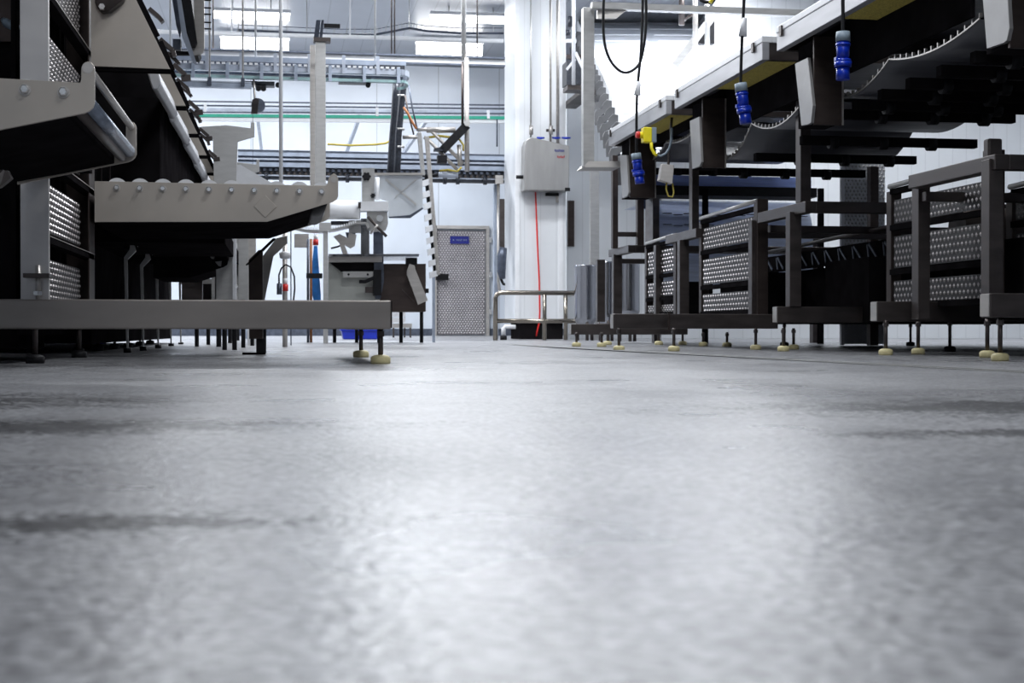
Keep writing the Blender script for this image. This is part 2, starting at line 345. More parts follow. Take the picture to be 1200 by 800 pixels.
# ------------------------------------------------------------ shared small builders
def foot(x, y, ztop, parent, zf=None, r=0.04, dark=False):
    zf = floor_z(y) if zf is None else zf
    f = MB().cyl((x, y, zf + 0.03), (x, y, ztop), 0.011, 10).build('leg', 'steel_d', parent)
    MB().lathe((x, y, zf), [(r * 0.95, 0.0), (r, 0.008), (r, 0.026), (r * 0.8, 0.034), (0.02, 0.038)], 20).build('rubber_foot', 'black' if dark else 'cream', f)
    MB().cyl((x, y, ztop - 0.035), (x, y, ztop - 0.012), 0.017, 6).build('lock_nut', 'steel_d', f)

# ================================================================ RIGHT MACHINE
XR = 3.45
# height values above the camera
def stand(zn, zf_, xn, base_items, label, cross_to, with_tall=None, mname='steel_d'):
    """a welded stand: top rail in depth, cross rail, two posts"""
    top = CH + 0.868
    yn = zn * 0.94; yf = zf_ * 0.94
    t = thing('machine_stand', label, 'machine stand', (xn, yn, 0), 'welded stands under the right conveyors')
    w = 0.075
    MB().bar((xn + w/2, yn, top - w/2), (xn + w/2, yf, top - w/2), w, w).build('top_rail', mname, t, bevel=0.004)
    MB().bar((xn + w, yn + w/2, top - w/2), (cross_to, yn + w/2, top - w/2), w, w).build('cross_rail', mname, t, bevel=0.004)
    MB().bar((xn + w, yf - w/2, top - w * 1.6), (cross_to, yf - w/2, top - w * 1.6), w * 0.7, w * 0.7).build('cross_rail', mname, t, bevel=0.004)
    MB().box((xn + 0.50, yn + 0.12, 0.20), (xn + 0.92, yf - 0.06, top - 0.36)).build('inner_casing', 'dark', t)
    return t, yn, yf, top, w

# pixel-derived feet and posts: (px_left, px_right, zdepth, y_top, y_bottom)
def post_px(t, pxl, pxr, z, ytop, ybot, depth=0.085, m='steel_d', name='post', xside=None):
    a = pz(pxl, ytop, z); b = pz(pxr, ybot, z)
    # pxl..pxr is the front face
    MB().box((a.x, a.y, b.z), (b.x, a.y + depth, a.z)).build(name, m, t, bevel=0.003)
    return a, b

def base_beam(t, pxl, z, ytop, ybot, xr, depth=0.09, m='steel_d'):
    a = pz(pxl, ytop, z); b = pz(pxl, ybot, z)
    MB().box((a.x, a.y, b.z), (xr, a.y + depth, a.z)).build('base_beam', m, t, bevel=0.005)
    MB().box((a.x - 0.004, a.y + 0.004, b.z + 0.004), (a.x, a.y + depth - 0.004, a.z - 0.004)).build('end_cap', 'steel', t)
    return a, b

def feet_px(t, lst, ztop):
    for px, py, *d in lst:
        z = CH * F / (py - HZ)
        for _ in range(3):
            p = pz(px, py, z); z = (CH - floor_z(p.y)) * F / (py - HZ)
        p = pz(px, py, z)
        foot(p.x, p.y, ztop, t, dark=bool(d))

XE = 5.9
# stand C (nearest, at the right edge of the picture)
t, yn, yf, top, w = stand(6.92, 7.96, XR, None, 'nearest dark welded stand at the right edge, in front of the dimpled guard', XE)
post_px(t, 1159, 1177, 7.0, 186, 372); post_px(t, 1076, 1091, 7.95, 212, 374)
base_beam(t, 1160, 6.45, 343.5, 371.5, XE); base_beam(t, 1028, 8.15, 353, 376.5, XE)
feet_px(t, [(1172, 423), (1157, 419), (1076, 415), (1038, 416)], 0.20)
MB().box((pz(1158, 162, 7.3).x, pz(1158, 162, 7.3).y, top - 0.08), (pz(1176, 162, 7.3).x, pz(1158, 162, 7.3).y + 0.06, pz(1158, 162, 7.3).z)).build('corner_post', 'steel_d', t, bevel=0.01)
# stand B
t, yn, yf, top, w = stand(9.64, 10.67, XR, None, 'dark welded stand under the tall conveyor post, its low base beam reaching into the aisle', XE)
post_px(t, 925.5, 940, 9.7, 248, 359); post_px(t, 881, 894, 10.6, 258, 379)
base_beam(t, 911, 9.7, 359, 378, XE)
base_beam(t, 719, 10.25, 367.5, 385, 3.6)
MB().box(tuple(pz(782, 366, 10.24) + Vector((0, -0.012, 0))), tuple(pz(785, 386, 10.24))).build('weld_plate', 'steel_b', t)
feet_px(t, [(918, 411.5), (930, 409.3), (885.6, 409.7), (725.3, 411), (789.7, 411.5)], 0.16)
# stand A with the long low base reaching into the aisle
t, yn, yf, top, w = stand(12.34, 13.37, XR, None, 'dark welded stand left of the three-bay dimpled guard', XE)
post_px(t, 796.5, 808, 12.4, 281, 368); post_px(t, 768.5, 778, 13.3, 287, 368)
base_beam(t, 669.5, 12.6, 379.5, 392, 3.6, 0.08)
feet_px(t, [(675.6, 406), (705, 406.3), (824, 405.5), (852, 406)], 0.13)
# stand Z farthest
t, yn, yf, top, w = stand(14.86, 15.8, XR, None, 'farthest dark welded stand, in front of the polished steel tanks', XE)
post_px(t, 719, 729.5, 14.9, 298, 377); post_px(t, 700, 709.5, 15.7, 304, 377)
base_beam(t, 700, 14.9, 379, 391, 4.2, 0.08)
feet_px(t, [(712, 404), (772, 404), (800, 404)], 0.14)

# dimpled guard panels between the stands
def guard(px_far, px_near, X, rails, yb, label, nu, nv, ytn):
    """rails: list of heights (px at near end, px at far end)"""
    n0 = pX(px_near, 200, X); f0 = pX(px_far, 200, X)
    yn, yf = n0.y, f0.y
    zz = [pX(px_near, p, X).z for p in rails]; zb = pX(px_near, yb, X).z
    t = thing('machine_guard', label, 'machine guard', (X, yn, 0), 'dimpled steel guards of the right machine')
    MB().bar((X + 0.03, yf, zb), (X + 0.03, yf, zz[0]), 0.07, 0.07, (0, 1, 0)).build('frame_post', 'steel_b', t, bevel=0.003)
    MB().bar((X + 0.03, yn, zb - 0.08), (X + 0.03, yn, zz[0] + ytn), 0.085, 0.085, (0, 1, 0)).build('frame_post', 'steel_b', t, bevel=0.003)
    MB().tube([(X, yf, zz[0] + 0.03), (X, yn, zz[0] + 0.05)], 0.016, 12).build('handrail', 'steel_l', t)
    zs = zz + [zb]
    for i, z in enumerate(zs):
        MB().box((X - 0.012, yn + 0.03, z - 0.022), (X + 0.03, yf - 0.03, z + 0.012)).build('frame_rail', 'dark', t)
    for i in range(len(zs) - 1):
        hi, lo = zs[i] - 0.06, zs[i+1] + 0.02
        if i == len(zs) - 2 : lo = zs[i+1] + 0.0
        L_ = yf - yn - 0.12; rows = max(4, int((hi - lo) / 0.034)); cols = max(6, int(L_ / (0.0065 * yn)))
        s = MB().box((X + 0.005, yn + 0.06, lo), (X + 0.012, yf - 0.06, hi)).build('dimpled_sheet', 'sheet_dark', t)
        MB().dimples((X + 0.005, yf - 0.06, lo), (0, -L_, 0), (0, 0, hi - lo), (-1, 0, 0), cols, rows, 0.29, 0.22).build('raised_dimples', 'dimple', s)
    return t
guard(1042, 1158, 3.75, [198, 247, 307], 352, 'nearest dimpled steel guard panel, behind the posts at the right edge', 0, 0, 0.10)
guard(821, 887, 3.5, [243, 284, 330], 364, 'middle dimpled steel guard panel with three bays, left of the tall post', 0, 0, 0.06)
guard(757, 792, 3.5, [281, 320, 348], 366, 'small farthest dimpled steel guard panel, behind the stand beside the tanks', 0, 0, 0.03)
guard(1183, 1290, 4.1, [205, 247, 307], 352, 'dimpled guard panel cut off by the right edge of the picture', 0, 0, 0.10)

# conveyors (wide, stepped one after another)
ZT = CH + 1.83
def conveyor(y0, y1, label, sb_=-0.26, sa=0.20, nb=2):
    X0, X1 = 3.2, 4.9
    t = thing('belt_conveyor', label, 'conveyor', (X0, y0, ZT), 'raised conveyors of the right machine')
    H = 0.115; CAP = 0.045
    MB().box((X0, y0, ZT), (X0 + 0.05, y1, ZT + H)).build('side_frame', 'conv_side', t, bevel=0.003)
    MB().box((X1 - 0.05, y0, ZT), (X1, y1, ZT + H)).build('side_frame', 'conv_side', t, bevel=0.003)
    MB().box((X0 + 0.05, y0, ZT), (X1 - 0.05, y0 + 0.05, ZT + H)).build('end_frame', 'steel_d', t)
    MB().box((X0 + 0.05, y1 - 0.05, ZT), (X1 - 0.05, y1, ZT + H)).build('end_frame', 'steel_d', t)
    MB().box((X0 - 0.004, y0 - 0.004, ZT + H), (X0 + 0.07, y1 + 0.004, ZT + H + CAP)).build('edge_cap', 'white_pl', t, bevel=0.006)
    MB().box((X0 + 0.07, y0 - 0.004, ZT + H), (X1, y0 + 0.06, ZT + H + CAP)).build('edge_cap', 'white_pl', t, bevel=0.006)
    MB().box((X0 + 0.07, y0 + 0.06, ZT + H - 0.01), (X1 - 0.05, y1, ZT + H + 0.012)).build('carry_belt', 'belt_grey', t)
    MB().box((X0 + 0.06, y0 + 0.06, ZT + 0.005), (X0 + 0.40, y0 + 1.2, ZT + 0.02)).build('foam_board', 'yellow_board', t, 'yellow textured board under the belt')
    for yy in (y0 + 0.15, y1 - 0.12):
        MB().box((X0 - 0.016, yy, ZT + H - 0.035), (X0, yy + 0.04, ZT + H + 0.03)).build('clip', 'steel_d', t)
    # skirt with shade put into its colour, and sagging return belt with toothed edge
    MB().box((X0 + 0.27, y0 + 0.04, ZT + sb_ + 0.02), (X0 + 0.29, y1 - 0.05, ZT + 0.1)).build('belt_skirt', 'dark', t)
    n = 28; L_ = (y1 - y0) * 1.0; prof = []
    for i in range(n + 1):
        s = i / n; k = (s * 2) % 1.0
        sag = sb_ - (sa if s > 0.5 else sa * 0.5) * (1 - (2 * k - 1) ** 2)
        if i == n: sag = sb_
        prof.append((y0 + s * L_, ZT + sag))
    sb = MB(); vv = [[sb.bm.verts.new((x, y, z)) for (y, z) in prof] for x in (X0 + 0.30, X1 - 0.1)]
    vt = [[sb.bm.verts.new((x, y, z + 0.014)) for (y, z) in prof] for x in (X0 + 0.30, X1 - 0.1)]
    for i in range(n):
        sb.face([vv[0][i], vv[0][i+1], vv[1][i+1], vv[1][i]], True); sb.face([vt[0][i], vt[1][i], vt[1][i+1], vt[0][i+1]], True)
        for e in (0, 1): sb.face([vv[e][i], vt[e][i], vt[e][i+1], vv[e][i+1]])
    belt = sb.build('return_belt', 'belt_grey', t)
    tb = MB()
    for i in range(n):
        y, z = prof[i]; tb.box((X0 + 0.295, y, z + 0.01), (X0 + 0.31, y + 0.012, z + 0.034))
        y2, z2 = prof[i + 1]; tb.bar((X0 + 0.295, y, z + 0.004), (X0 + 0.295, y2, z2 + 0.004), 0.008, 0.008)
    tb.build('toothed_edge', 'steel', belt)
    zb = sb_ - sa - 0.05
    for k in range(nb):
        yy = y0 + 0.12 + k * (y1 - y0 - 0.24) / (nb - 1)
        r_ = MB().box((X0 + 0.32, yy - 0.03, ZT + zb - 0.03), (X1 - 0.1, yy + 0.03, ZT + zb + 0.03)).build('support_bar', 'dark', t)
        for j in range(3):
            xx = X0 + 0.55 + j * 0.36 + 0.12 * (k % 2)
            MB().cyl((xx - 0.03, yy, ZT + zb - 0.01), (xx + 0.03, yy, ZT + zb - 0.01), 0.045, 12).build('collar', 'black', r_)
    return t
def yat(z, px): return z * (CS - (px - 600) / F * SN)
S = [(yat(12.0, 780), yat(14.1, 713)), (yat(9.6, 893), yat(11.74, 790)), (6.75, yat(9.32, 910)), (4.1, 6.45)]
labs = ['farthest raised conveyor section, its end beside the yellow emergency stop', 'middle raised conveyor section, under the hanging tag and blue plug',
        'large raised conveyor section crossing the top right corner of the picture', 'nearest raised conveyor section, underside seen above the right edge']
for (y0, y1), l, sg in zip(S, labs, ((-0.10, 0.10), (-0.27, 0.20, 3), (-0.25, 0.12, 6), (-0.24, 0.12, 5))): conveyor(y0, y1, l, *sg)
# drive housings hanging under each section
def housing(side, Xside, y0, xfar_px, zbot_px, z, label):
    """side: outline (px) of the lit cheek plate at X = Xside"""
    pts = [pX(x, y, Xside) for x, y in side]
    t = thing('drive_housing', label, 'machine housing', (Xside, pts[0].y, min(p.z for p in pts)), 'drive housings under the right conveyors')
    MB().prism(pts, (0.02, 0, 0)).build('cheek_plate', 'cheek', t, bevel=0.002)
    yn = min(p.y for p in pts) + 0.03; xf = pY(xfar_px, 100, yn).x; zb = pY(xfar_px, zbot_px, yn).z
    zt_ = max(p.z for p in pts)
    zt2 = ZT + 0.004
    MB().box((Xside + 0.02, yn, zb), (xf, yn + 0.02, zt2)).build('front_plate', 'steel_b', t, bevel=0.002)
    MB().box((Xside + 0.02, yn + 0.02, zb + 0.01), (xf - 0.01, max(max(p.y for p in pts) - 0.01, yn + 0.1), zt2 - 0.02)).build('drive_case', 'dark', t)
    MB().box((xf - 0.006, yn - 0.008, zb), (xf + 0.004, yn, zt2)).build('edge_highlight', 'steel', t)  # pale strip stands in for the highlight along the plate edge
housing([(726, 182), (734, 182), (736.5, 226), (735, 230), (729, 232.5)], 3.25, 0, 768, 232, 0, 'small brown-fronted drive housing behind the lowest blue plug')
housing([(808, 142), (819, 137), (821.5, 190), (819.5, 195), (811, 198)], 3.25, 0, 850, 197, 0, 'drive housing with a pale cheek plate, below the middle conveyor end')
housing([(931, 75), (946, 68), (952, 124), (950, 144), (947, 146), (938.6, 147.6)], 3.25, 0, 987, 147, 0, 'drive housing with tall pale cheek plate, left of the tall post top')
housing([(1149.5, -14), (1178, -30), (1182, 34), (1179, 48), (1175, 51), (1155.5, 57.6)], 3.25, 0, 1230, 58, 0, 'large pale drive cheek plate at the top right corner')
# tall posts carrying the conveyors
def tall(pxl, pxr, z, yb, X, label):
    a = pz(pxl, yb, z); b = pz(pxr, yb, z)
    o = MB().box((a.x, a.y, a.z), (b.x, a.y + 0.10, ZT - 0.0)).build('conveyor_post', 'steel_d', None, bevel=0.004)
    tag(o, label, 'post', 'posts carrying the right conveyors')
tall(938, 951, 9.8, 237, 3.4, 'tall dark post rising from the middle stand to the conveyor above')
tall(811, 819.5, 12.5, 272, 3.4, 'tall dark post behind the middle guard panel, right of the small grey control box')
# far post is a portal with a crossbar
t = thing('conveyor_trestle', 'farthest slim conveyor trestle with a crossbar, standing above the tanks', 'post', tuple(pz(720, 291, 14.8)))
a = pz(718, 291, 14.8); b = pz(724.5, 291, 14.8)
MB().box((a.x, a.y, a.z), (b.x, a.y + 0.08, ZT)).build('post', 'steel_b', t, bevel=0.003)
a2 = pz(747, 291, 14.8); MB().box((a2.x, a2.y, a2.z), (a2.x + 0.07, a2.y + 0.08, ZT)).build('post', 'steel_b', t, bevel=0.003)
c0 = pz(724, 271.5, 14.8); c1 = pz(748, 277, 14.8); MB().box(tuple(c0 + Vector((0, 0.02, 0))), tuple(c1 + Vector((0, 0.07, 0)))).build('crossbar', 'steel_d', t)
# dark machine body deep under the conveyors
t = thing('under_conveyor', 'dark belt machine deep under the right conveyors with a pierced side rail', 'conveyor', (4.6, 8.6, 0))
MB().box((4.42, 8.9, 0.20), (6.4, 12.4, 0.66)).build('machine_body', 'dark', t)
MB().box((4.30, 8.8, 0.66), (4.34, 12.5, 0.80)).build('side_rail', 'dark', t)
tb = MB()
for i in range(26): tb.bar((4.29, 8.85 + i * 0.14, 0.68), (4.29, 8.85 + (i + (1 if i % 2 else 0.2)) * 0.14, 0.78), 0.01, 0.018)
tb.build('lattice_strip', 'rail_dark', t)
MB().tube([(4.3, 8.7, 0.90), (4.3, 12.5, 0.84)], 0.016).build('hand_bar', 'steel_d', t)
MB().cyl((4.5, 9.0, 0.84), (6.3, 9.0, 0.84), 0.13, 24).build('drum', 'steel_b', t)
for x, y in ((4.4, 9.0), (4.4, 12.2), (5.6, 9.0), (5.6, 12.2)): foot(x + .05, y, 0.21, t, dark=True)
# small mixed posts/panels at the right edge background
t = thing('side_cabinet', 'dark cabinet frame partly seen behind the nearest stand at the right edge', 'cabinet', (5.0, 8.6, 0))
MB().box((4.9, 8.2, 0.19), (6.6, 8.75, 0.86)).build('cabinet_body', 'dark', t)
MB().box((5.05, 8.14, 0.14), (5.12, 8.2, 1.0)).build('upright', 'steel_b', t); MB().box((5.6, 8.14, 0.14), (5.67, 8.2, 1.0)).build('upright', 'steel_b', t)
for x in (5.08, 5.64): foot(x, 8.17, 0.18, t, dark=True)

# blue-lit belts seen through the machine
t = thing('drum_conveyor', 'pale blue-grey modular belt turning over a drum behind the right stands', 'conveyor', tuple(pz(860, 290, 15.0)))
a = pz(773, 231, 15.0); b = pz(964, 231, 15.0)
r = 0.42; zc = a.z - r
bm_ = MB(); n = 22; rings = []
pr = [(a.y + r * (1 - math.sin(R(100) * i / n)) , zc + r * math.cos(R(100) * i / n)) for i in range(n + 1)]
pr = [(a.y + 1.6, a.z)] + pr + [(pr[-1][0], zc - 0.5)]
vA = [bm_.bm.verts.new((a.x, y, z)) for y, z in pr]; vB = [bm_.bm.verts.new((b.x, y, z)) for y, z in pr]
for i in range(len(pr) - 1): bm_.face([vA[i], vB[i], vB[i+1], vA[i+1]], True)
bm_.build('modular_belt', 'belt_blue', t)
sm = MB()
for j, yy in enumerate((250, 263)):
    for i in range(14):
        p = pz(778 + i * 13, yy + (1.5 if i % 2 else 0), 14.99); sm.box((p.x, a.y - 0.006, p.z), (p.x + 0.09, a.y + 0.05, p.z + 0.008))
sm.build('belt_seam', 'rail_dark', t)
MB().box((a.x - 0.08, a.y - 0.02, zc - 0.6), (a.x - 0.01, a.y + 0.3, a.z + 0.01)).build('side_frame', 'steel_d', t)
MB().box((a.x - 0.06, a.y, floor_z(a.y)), (a.x, a.y + 0.1, zc - 0.6)).build('leg', 'steel_d', t)
MB().box((b.x, a.y, floor_z(a.y)), (b.x + 0.06, a.y + 0.1, zc)).build('leg', 'steel_d', t)
# second belt, its blue reflection put into the colour
p0 = pz(765, 205, 14.0); p1 = pz(962, 217, 14.0)
t = thing('blue_reflection_strip', 'belt strip coloured with a blue reflection, glimpsed below the grey conveyor undersides', 'conveyor', tuple(p1))
MB().box((p0.x, p0.y, p1.z), (p1.x, p0.y + 0.5, p0.z)).build('belt_edge', 'belt_bluelit', t)
q0 = pz(755, 217, 13.9); q1 = pz(970, 228, 13.9)
MB().box((q0.x, q0.y, q1.z), (q1.x, q0.y + 0.4, q0.z)).build('frame_bar', 'black', t)
for px in (826, 962):
    q = pz(px, 220, 13.9); MB().box((q.x, q.y + 0.05, floor_z(14)), (q.x + 0.05, q.y + 0.1, q.z)).build('leg', 'dark', t)
# perforated tall sheet
t = thing('mesh_screen', 'tall dimpled steel screen standing behind the right machine', 'screen', tuple(pz(1012, 330, 13.0)))
a = pz(989, 184, 13.0); b = pz(1040, 392, 13.0)
MB().box((a.x, a.y, 0.02), (b.x, a.y + 0.02, a.z)).build('sheet', 'white_rail', t)
MB().dimples((a.x, a.y, 0.3), (b.x - a.x, 0, 0), (0, 0, a.z - 0.3), (0, -1, 0), 11, 44, 0.40, 0.3).build('raised_dimples', 'steel_l', t)
MB().box((a.x - 0.03, a.y - 0.01, 0.01), (a.x, a.y + 0.03, a.z)).build('screen_edge', 'white_pl', t)
c = pz(1020, 195, 12.6); d = pz(1030, 300, 12.6)
MB().box((c.x, c.y, 0.01), (d.x, c.y + 0.08, c.z)).build('screen_post', 'steel_b', t)

# hanging plugs
def hanging_plug(path, z, ptop, pbot, wpx, label, tagpx=None):
    pts = [pz(x, y, z) for x, y in path]
    t = thing('hanging_plug', label, 'plug', tuple(pz(pbot[0], pbot[1], z)), 'blue plugs hanging from black cables')
    sm_ = []
    for i in range(len(pts) - 1):
        p0 = pts[max(i-1, 0)]; p1 = pts[i]; p2 = pts[i+1]; p3 = pts[min(i+2, len(pts)-1)]
        for k in range(6):
            s = k / 6; sm_.append(0.5 * ((2*p1) + (p2-p0)*s + (2*p0-5*p1+4*p2-p3)*s*s + (3*p1-p0-3*p2+p3)*s**3))
    sm_.append(pts[-1])
    MB().tube(sm_, 0.0125 if z > 11 else 0.011, 8).build('cable', 'black', t)
    A = pz(*ptop, z); B = pz(*pbot, z); r = wpx / 2 * z / F; d = B - A
    def seg(s0, s1, r0, r1=None): return MB().tube([A + d * s0, A + d * s1], [r0, r1 or r0], 18)
    seg(0, 0.20, r * 0.95, r * 1.02).build('collar', 'greycap', t)
    bd = MB()
    for s0, s1, r0, r1 in ((0.2, 0.56, .92, .86), (0.56, 0.62, 1.05, 1.2), (0.62, 0.72, 1.2, 1.15), (0.72, 0.98, .9, .95), (0.24, 0.29, 1.02, 1.02)):
        bd.tube([A + d * s0, A + d * s1], [r * r0, r * r1], 18)
    bd.build('plug_body', 'blue', t)
    MB().box(tuple(A + d * 0.45 + Vector((-r * 1.15, -0.015, -0.02))), tuple(A + d * 0.6 + Vector((-r * 0.8, 0.015, 0.0)))).build('latch', 'blue', t)
    if tagpx:
        a_, b2 = tagpx
        pa = pz(*a_, z); pb = pz(*b2, z)
        MB().tube([pa, pb], [0.018, 0.030], 12).build('paper_tag', 'white_rail', t)
hanging_plug([(872, -30), (871.5, 0), (869, 50), (868, 80), (867.5, 100)], 9.75, (867.5, 98), (874, 146), 15, 'blue plug hanging by a cable with a white tag, before the middle conveyor', ((872, 22), (870, 43)))
hanging_plug([(986, -30), (987, 0), (987.5, 40)], 7.98, (987.3, 38), (987.3, 95), 17, 'largest and highest blue plug, before the top right conveyor')
hanging_plug([(753, -25), (753, 0), (752, 40), (750, 70), (747.5, 96), (746, 125), (745.5, 182)], 12.7, (745, 180), (750, 216), 12, 'lowest blue plug, hanging before the brown housing left of the grey control box', ((748.5, 96), (746.5, 112)))
# looped cable
pts = [(709, -20), (707, 10), (707.5, 45), (713, 67), (723, 81), (734, 85.5), (746, 79), (752, 66), (756, 40), (757, 10), (755, -20)]
z = 12.9; P = [pz(x, y, z) for x, y in pts]; sm_ = []
for i in range(len(P) - 1):
    p0 = P[max(i-1, 0)]; p1 = P[i]; p2 = P[i+1]; p3 = P[min(i+2, len(P)-1)]
    for k in range(6):
        s = k / 6; sm_.append(0.5 * ((2*p1) + (p2-p0)*s + (2*p0-5*p1+4*p2-p3)*s*s + (3*p1-p0-3*p2+p3)*s**3))
sm_.append(P[-1])
tag(MB().tube([Vector((sm_[0].x, sm_[0].y, CEIL))] + sm_ + [Vector((sm_[-1].x, sm_[-1].y, CEIL))], 0.013, 8).build('looped_cable', 'black'), 'thick black cable hanging in a loop before the white incline belt', 'cable')

# emergency stop
z = 12.2; t = thing('emergency_stop', 'yellow emergency stop box with red button on the conveyor end', 'switch', tuple(pz(762, 168, z)))
a = pz(754, 149, z); b = pz(764.5, 166.5, z); c = pz(770, 149, z)
MB().box(tuple(a), (b.x, a.y + 0.09, b.z)).build('switch_box', 'yellow', t, bevel=0.008)
MB().box((b.x, a.y, b.z), (c.x, a.y + 0.09, a.z)).build('switch_back', 'greycap', t, bevel=0.004)
p = pz(754, 157.5, z) + Vector((0, 0.045, 0)); MB().tube([p, p - Vector((0.025, 0, 0))], [0.03, 0.026]).build('button_collar', 'yellow', t)
MB().tube([p - Vector((0.025, 0, 0)), p - Vector((0.055, 0, 0))], [0.032, 0.026]).build('stop_button', 'red', t)
MB().tube([pz(*q, z) for q in ((763, 167), (764, 176), (768, 181), (774, 183), (780, 180), (784, 174), (786.5, 165), (787, 150))], 0.010, 8).build('cable', 'greycap', t)
MB().tube([pz(*q, z - 0.02) for q in ((763, 167), (763.5, 174), (766.5, 180), (770, 182.5))], 0.014, 8).build('cable_sleeve', 'yellow', t)
# small grey junction box under it
z = 12.2; t = thing('junction_box', 'small grey control box hanging under the far conveyor end', 'control box', tuple(pz(782, 213, z)))
MB().prism([pz(776, 192, z), pz(790, 193.5, z), pz(788, 215.5, z), pz(772.5, 211, z)], (0, 0.08, 0)).build('box_body', 'steel', t, bevel=0.004)
MB().tube([pz(*q, z + .04) for q in ((781, 213), (780.5, 222), (783, 230), (788, 231), (789.5, 226), (788, 215))], 0.007, 8).build('cable', 'yellow_board', t)
MB().tube([pz(*q, z + .04) for q in ((783, 193), (784, 178), (786, 165), (786, 150), (788, 128))], 0.012, 8).build('conduit', 'steel_d', t)


# ================================================================ LEFT MACHINE
def offs(pts, dx=0, dz=0): return [Vector((p.x + dx, p.y, p.z + dz)) for p in pts]
def bolt(x, y, z, r, parent, name='bolt'):
    MB().cyl((x, y, z), (x, y - 0.004, z), r * 1.3, 18).build('washer', 'steel', MB().tube([(x, y - 0.004, z), (x, y - 0.016, z), (x, y - 0.02, z)], [r, r, r * 0.75], 6).build(name, 'chrome', parent))

def roller_arm(outline, Y, depth, bolts_px, bolt_y, wheel_r, label, hook_px, emboss=None, tip_roller=None, belly=None, mounts=(), group='roller arms reaching out of the left machine'):
    pts = [pY(x, y, Y) for x, y in outline]
    t = thing('roller_arm', label, 'conveyor arm', (pts[0].x, Y, min(p.z for p in pts)), group)
    MB().prism(pts, (0, 0.012, 0)).build('side_plate', 'steel_arm', t, bevel=0.0015)
    MB().prism([p + Vector((0, depth, 0)) for p in pts], (0, 0.012, 0)).build('side_plate', 'steel_arm', t, bevel=0.0015)
    for i, (bx, by) in enumerate(zip(bolts_px, bolt_y)):
        p = pY(bx, by, Y); bolt(p.x, Y, p.z, 0.0145, t)
        rr = MB().cyl((p.x, Y + 0.06, p.z - 0.004), (p.x, Y + depth - 0.01, p.z - 0.004), wheel_r * 0.55, 16).build('roller', 'steel_d', t)
        MB().cyl((p.x, Y + 0.016, p.z), (p.x, Y + 0.055, p.z), wheel_r, 24).build('wheel', 'white_pl', rr)
        MB().cyl((p.x, Y + depth - 0.055, p.z), (p.x, Y + depth - 0.005, p.z), wheel_r, 24).build('wheel', 'white_pl', rr)
    h = pY(*hook_px, Y); MB().cyl((h.x, Y + 0.012, h.z), (h.x, Y + depth, h.z), 0.0135, 16).build('hook_bar', 'steel', t)
    MB().cyl((h.x, Y - 0.002, h.z), (h.x, Y + 0.002, h.z), 0.017, 18).build('weld_disc', 'steel', t)
    if emboss:
        c = pY(*emboss, Y); s = 0.060
        MB().prism([(c.x, Y - 0.003, c.z - s), (c.x + s, Y - 0.003, c.z), (c.x, Y - 0.003, c.z + s), (c.x - s, Y - 0.003, c.z)], (0, 0.004, 0)).build('diamond_boss', 'steel_arm', t, bevel=0.002)
    if tip_roller:
        for (px, py, r, m) in tip_roller:
            c = pY(px, py, Y); a = MB()
            a.cyl((c.x, Y + 0.015, c.z), (c.x, Y + depth - 0.02, c.z), r, 24)
            tr = a.build('tip_roller', m, t)
    for ux, uy in mounts:
        m0 = pY(ux, uy, Y); MB().box((m0.x - 0.03, Y + 0.02, m0.z - 0.03), (m0.x + 0.03, Y + depth + 0.5, m0.z + 0.03)).build('mounting_tube', 'dark', t)
    if belly:
        pb = [pY(x, y, Y) + Vector((0, 0.013, 0)) for x, y in belly]
        MB().prism(pb, (0, depth + 0.012, 0)).build('belly_shade', 'dark', t)  # dark body stands in for the shaded interior between the plates
    return t
# near arm
YA1 = 4.62
roller_arm([(-70, 88), (94.5, 97.2), (95.5, 94), (95.8, 80), (98, 75), (101, 72.95), (104, 72.2), (107.5, 73.5), (110.5, 77), (111.5, 82), (111.5, 121), (109.5, 126.5), (105, 130.5), (99, 133), (0, 152.5), (-70, 166)],
           YA1, 1.3, [-15, 30, 75], [102.5, 105.5, 108.5], 0.037, 'near roller arm with hooked tip at the upper left edge, two bolt heads in view', (103.5, 80),
           tip_roller=[(101, 118, 0.024, 'roller_blue'), (90, 126, 0.019, 'steel_d'), (50, 124, 0.036, 'dark')], mounts=[(8, 118), (-40, 118)],
           belly=[(-70, 108), (78, 112), (78, 135), (0, 150), (-70, 162)])
# middle arm
YA2 = 7.53
xs = [137, 164, 191, 218, 245, 271.5, 298, 324.5, 351, 377]
roller_arm([(111, 212.3), (381.5, 217.6), (383.5, 216.5), (385.5, 208), (388, 205.2), (391, 203.3), (394.5, 205.2), (396.5, 208.5), (396.5, 230), (394.5, 234), (390, 236.8), (313, 259.8), (111, 260.2)],
           YA2, 1.3, xs, [220.2 + (x - 137) * 0.019 for x in xs], 0.053, 'long roller arm with a row of bolt heads and raised diamond, above the floor beam', (391, 210),
           emboss=(311, 242), tip_roller=[(374, 231, 0.052, 'black')],
           mounts=[(125, 240)], belly=[(111, 226), (340, 231), (366, 231), (366, 243), (313, 260.5), (111, 261)])

